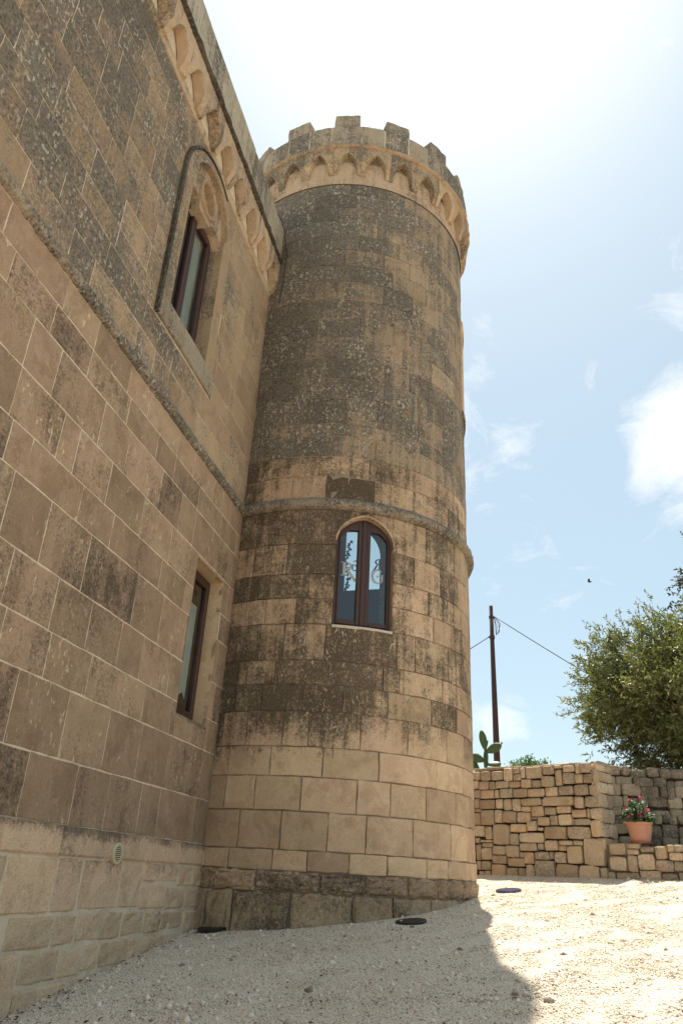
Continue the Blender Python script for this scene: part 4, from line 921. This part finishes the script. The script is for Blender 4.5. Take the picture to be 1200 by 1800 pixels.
def wire(name, a, b, sag, label, r=.012):
    a, b = Vector(a), Vector(b); P = [a.lerp(b, f) - Vector((0, 0, sag * 4 * f * (1 - f))) for f in lin(0, 1, 24)]
    m = MB(); m.tube(P, r, 5); tag(m.build(name, M['wire'], smooth=True), label, 'wire')
wire('overhead_wire', (-.17, 21.98, 7.22), (9.4, 21.2, -.2 + 1.3), .25, 'black wire slanting down from the pole top into the olive tree')
wire('overhead_wire', (-.40, 21.98, 6.6), (-8.5, 20.5, 2.2), .35, 'short black wire running from the pole to behind the tower')
m = MB(); a0 = Vector(TW(D(-14), 10.6, .2)); pts = [Vector(WL(8.2, 9.43, .15)), Vector(WL(8.35, 9.4, .2)), Vector(TW(D(-16), 9.25, .10)), Vector(TW(D(-15), 8.9, .03)), Vector(TW(D(-15.5), 8.3, .02)), Vector(TW(D(-16.5), 7.9, .015))]
m.tube(pts, .006, 5); tag(m.build('hanging_cable', M['wire'], smooth=True), 'thin black cable looping from the parapet end down the tower', 'cable')

# ------------------------------------------------------------------ small things
vc = Vector(WL(6.545, .095, .03))
ven = tag(empty('wall_vent', vc), 'small round cream vent grille on the facade plinth', 'vent')
def disc_x(mb, prof, n=28):
    rings = [mb.pts([(x, r * math.cos(2 * math.pi * k / n), r * math.sin(2 * math.pi * k / n)) for k in range(n)]) for r, x in prof]
    for a, b in zip(rings, rings[1:]): mb.quadstrip(a, b, True)
    mb.f.append(tuple(rings[-1]))
m = MB(); disc_x(m, [(.086, -.03), (.086, .012), (.08, .02), (.066, .02), (.064, .008), (.0001, .008)]); m.build('rim', M['cream'], ven)
m = MB(); disc_x(m, [(.063, .0085), (.0001, .0095)]); m.build('grille_opening', M['slot'], ven)
for k in range(8):
    z = -.052 + k * .0149; h = math.sqrt(max(.064 ** 2 - z * z, .0001)); m = MB(); m.box(.009, -h, z - .0036, .018, h, z + .0036); m.build('slat', M['cream'], ven)
for (x, y), tilt, lens, lab in (((-3.08, 8.50), (.0, .02), 'black', 'black round ground light in the corner between facade and tower'), ((-1.02, 8.58), (.06, .06), 'black', 'black round ground light lying at the foot of the tower'), ((-.06, 10.66), (.05, .02), 'bluelens', 'dark blue round ground light out on the sunlit gravel')):
    gl = tag(empty('ground_light', (x, y, gz(x, y) + (.010 if x < -2 else .003))), lab, 'light', 'round lights set in the gravel around the tower'); gl.rotation_euler = (math.atan(.115), -math.atan(.086), 0)
    m = MB(); m.lathe([(.0, -.03), (.155, -.03), (.158, .016), (.152, .021), (.135, .021), (.133, .017), (.0, .017)], 32); m.build('housing', M[lens], gl)
    m = MB(); m.lathe([(.0, .017), (.132, .0175), (.132, .0195), (.0, .021)], 28); m.build('lens', M[lens], gl)
def lump(name, c, r, label, seed, mat):
    rg = random.Random(seed); bm = bmesh.new(); bmesh.ops.create_icosphere(bm, subdivisions=2, radius=1)
    for v in bm.verts: v.co = Vector((v.co.x * r * rg.uniform(.85, 1.2), v.co.y * r * rg.uniform(.8, 1.1) * .8, v.co.z * r * rg.uniform(.7, 1.) * .62))
    me = bpy.data.meshes.new(name); bm.to_mesh(me); bm.free(); o = link(name, me, mat); o.location = c
    return tag(o, label, 'stone', 'loose stones on the gravel')
x, y = -3.2, 8.60
for i, (dx, dy, r) in enumerate(((-.02, .02, .05), (.055, .04, .042), (.01, -.035, .032))): lump('loose_stone', (x + dx, y + dy, gz(x, y) + .025), r, ['largest pale stone beside the corner ground light', 'middle pale stone beside the corner ground light', 'smallest pale stone beside the corner ground light'][i], 60 + i, M['pebble'])
lump('loose_stone', (.18, 5.55, gz(.18, 5.55) + .01), .035, 'white stone lying on the sunlit gravel near the shadow edge', 71, M['pebble'])
lump('loose_stone', (-.02, 5.72, gz(-.02, 5.72) + .01), .022, 'small grey stone lying right on the edge of the tower shadow', 72, M['rubble'])
lf_ = MB(); rl = random.Random(15)
for k in range(300):
    x, y = rl.uniform(-3.25, .6), 5 + 4 * rl.random() ** 1.5
    if k < 170: x = -3.3 + abs(rl.gauss(0, .10))
    if (x - TCX) ** 2 + (y - TCY) ** 2 < (TR + .06) ** 2: continue
    a = rl.uniform(0, 6.28); card(lf_, (x, y, gz(x, y) + .014), (math.cos(a), math.sin(a), rl.uniform(-.1, .4)), (rl.gauss(0, .4), rl.gauss(0, .4), 1), rl.uniform(.02, .045), rl.uniform(.01, .02))
tag(lf_.build('leaf_litter', M['debris'], fix=False), 'scattered dry brown leaves on the gravel', 'leaves', kind='stuff')
vin = tag(empty('potted_vine', (TCX, TCY, 1.9)), 'leafy vine silhouetted inside the arched tower window', 'plant')
m, l2 = MB(), MB(); rv = random.Random(3)
pth = [FB(.22 + .03 * math.sin(z * 9), z, -.25) for z in lin(4.3, 5.45, 18)]
pth = [tuple(Vector(q) - Vector((TCX, TCY, 1.9))) for q in pth]; m.tube([(pth[0][0], pth[0][1], 0)] + pth, .006, 4, False)
for q in pth[2:]:
    for j in range(3): card(l2, Vector(q), (rv.gauss(0, 1), rv.gauss(0, .3), rv.gauss(0, .6)), (rv.gauss(0, .3), 1, rv.gauss(0, .3)), rv.uniform(.05, .08), .045)
m.build('stem', M['oak'], vin, fix=False); l2.build('leaves', M['oak'], vin, fix=False)
bird = tag(empty('bird', (2.96, 25, 9.4)), 'tiny dark bird flying against the sky above the pole', 'bird')
m = MB(); m.tube([(-.06, 0, .02), (-.03, 0, .01), (.03, 0, 0), (.07, 0, .01), (.10, 0, .015)], [.006, .022, .028, .016, .004], 8); m.build('body', M['bird'], bird, smooth=True)
m = MB()
for sg in (-1, 1): m.f.append(tuple(m.pts([(.03, 0, .02), (-.03, 0, .02), (-.05, sg * .06, .07), (.0, sg * .10, .09), (.03, sg * .05, .06)])))
m.build('wings', M['bird'], bird, fix=False)
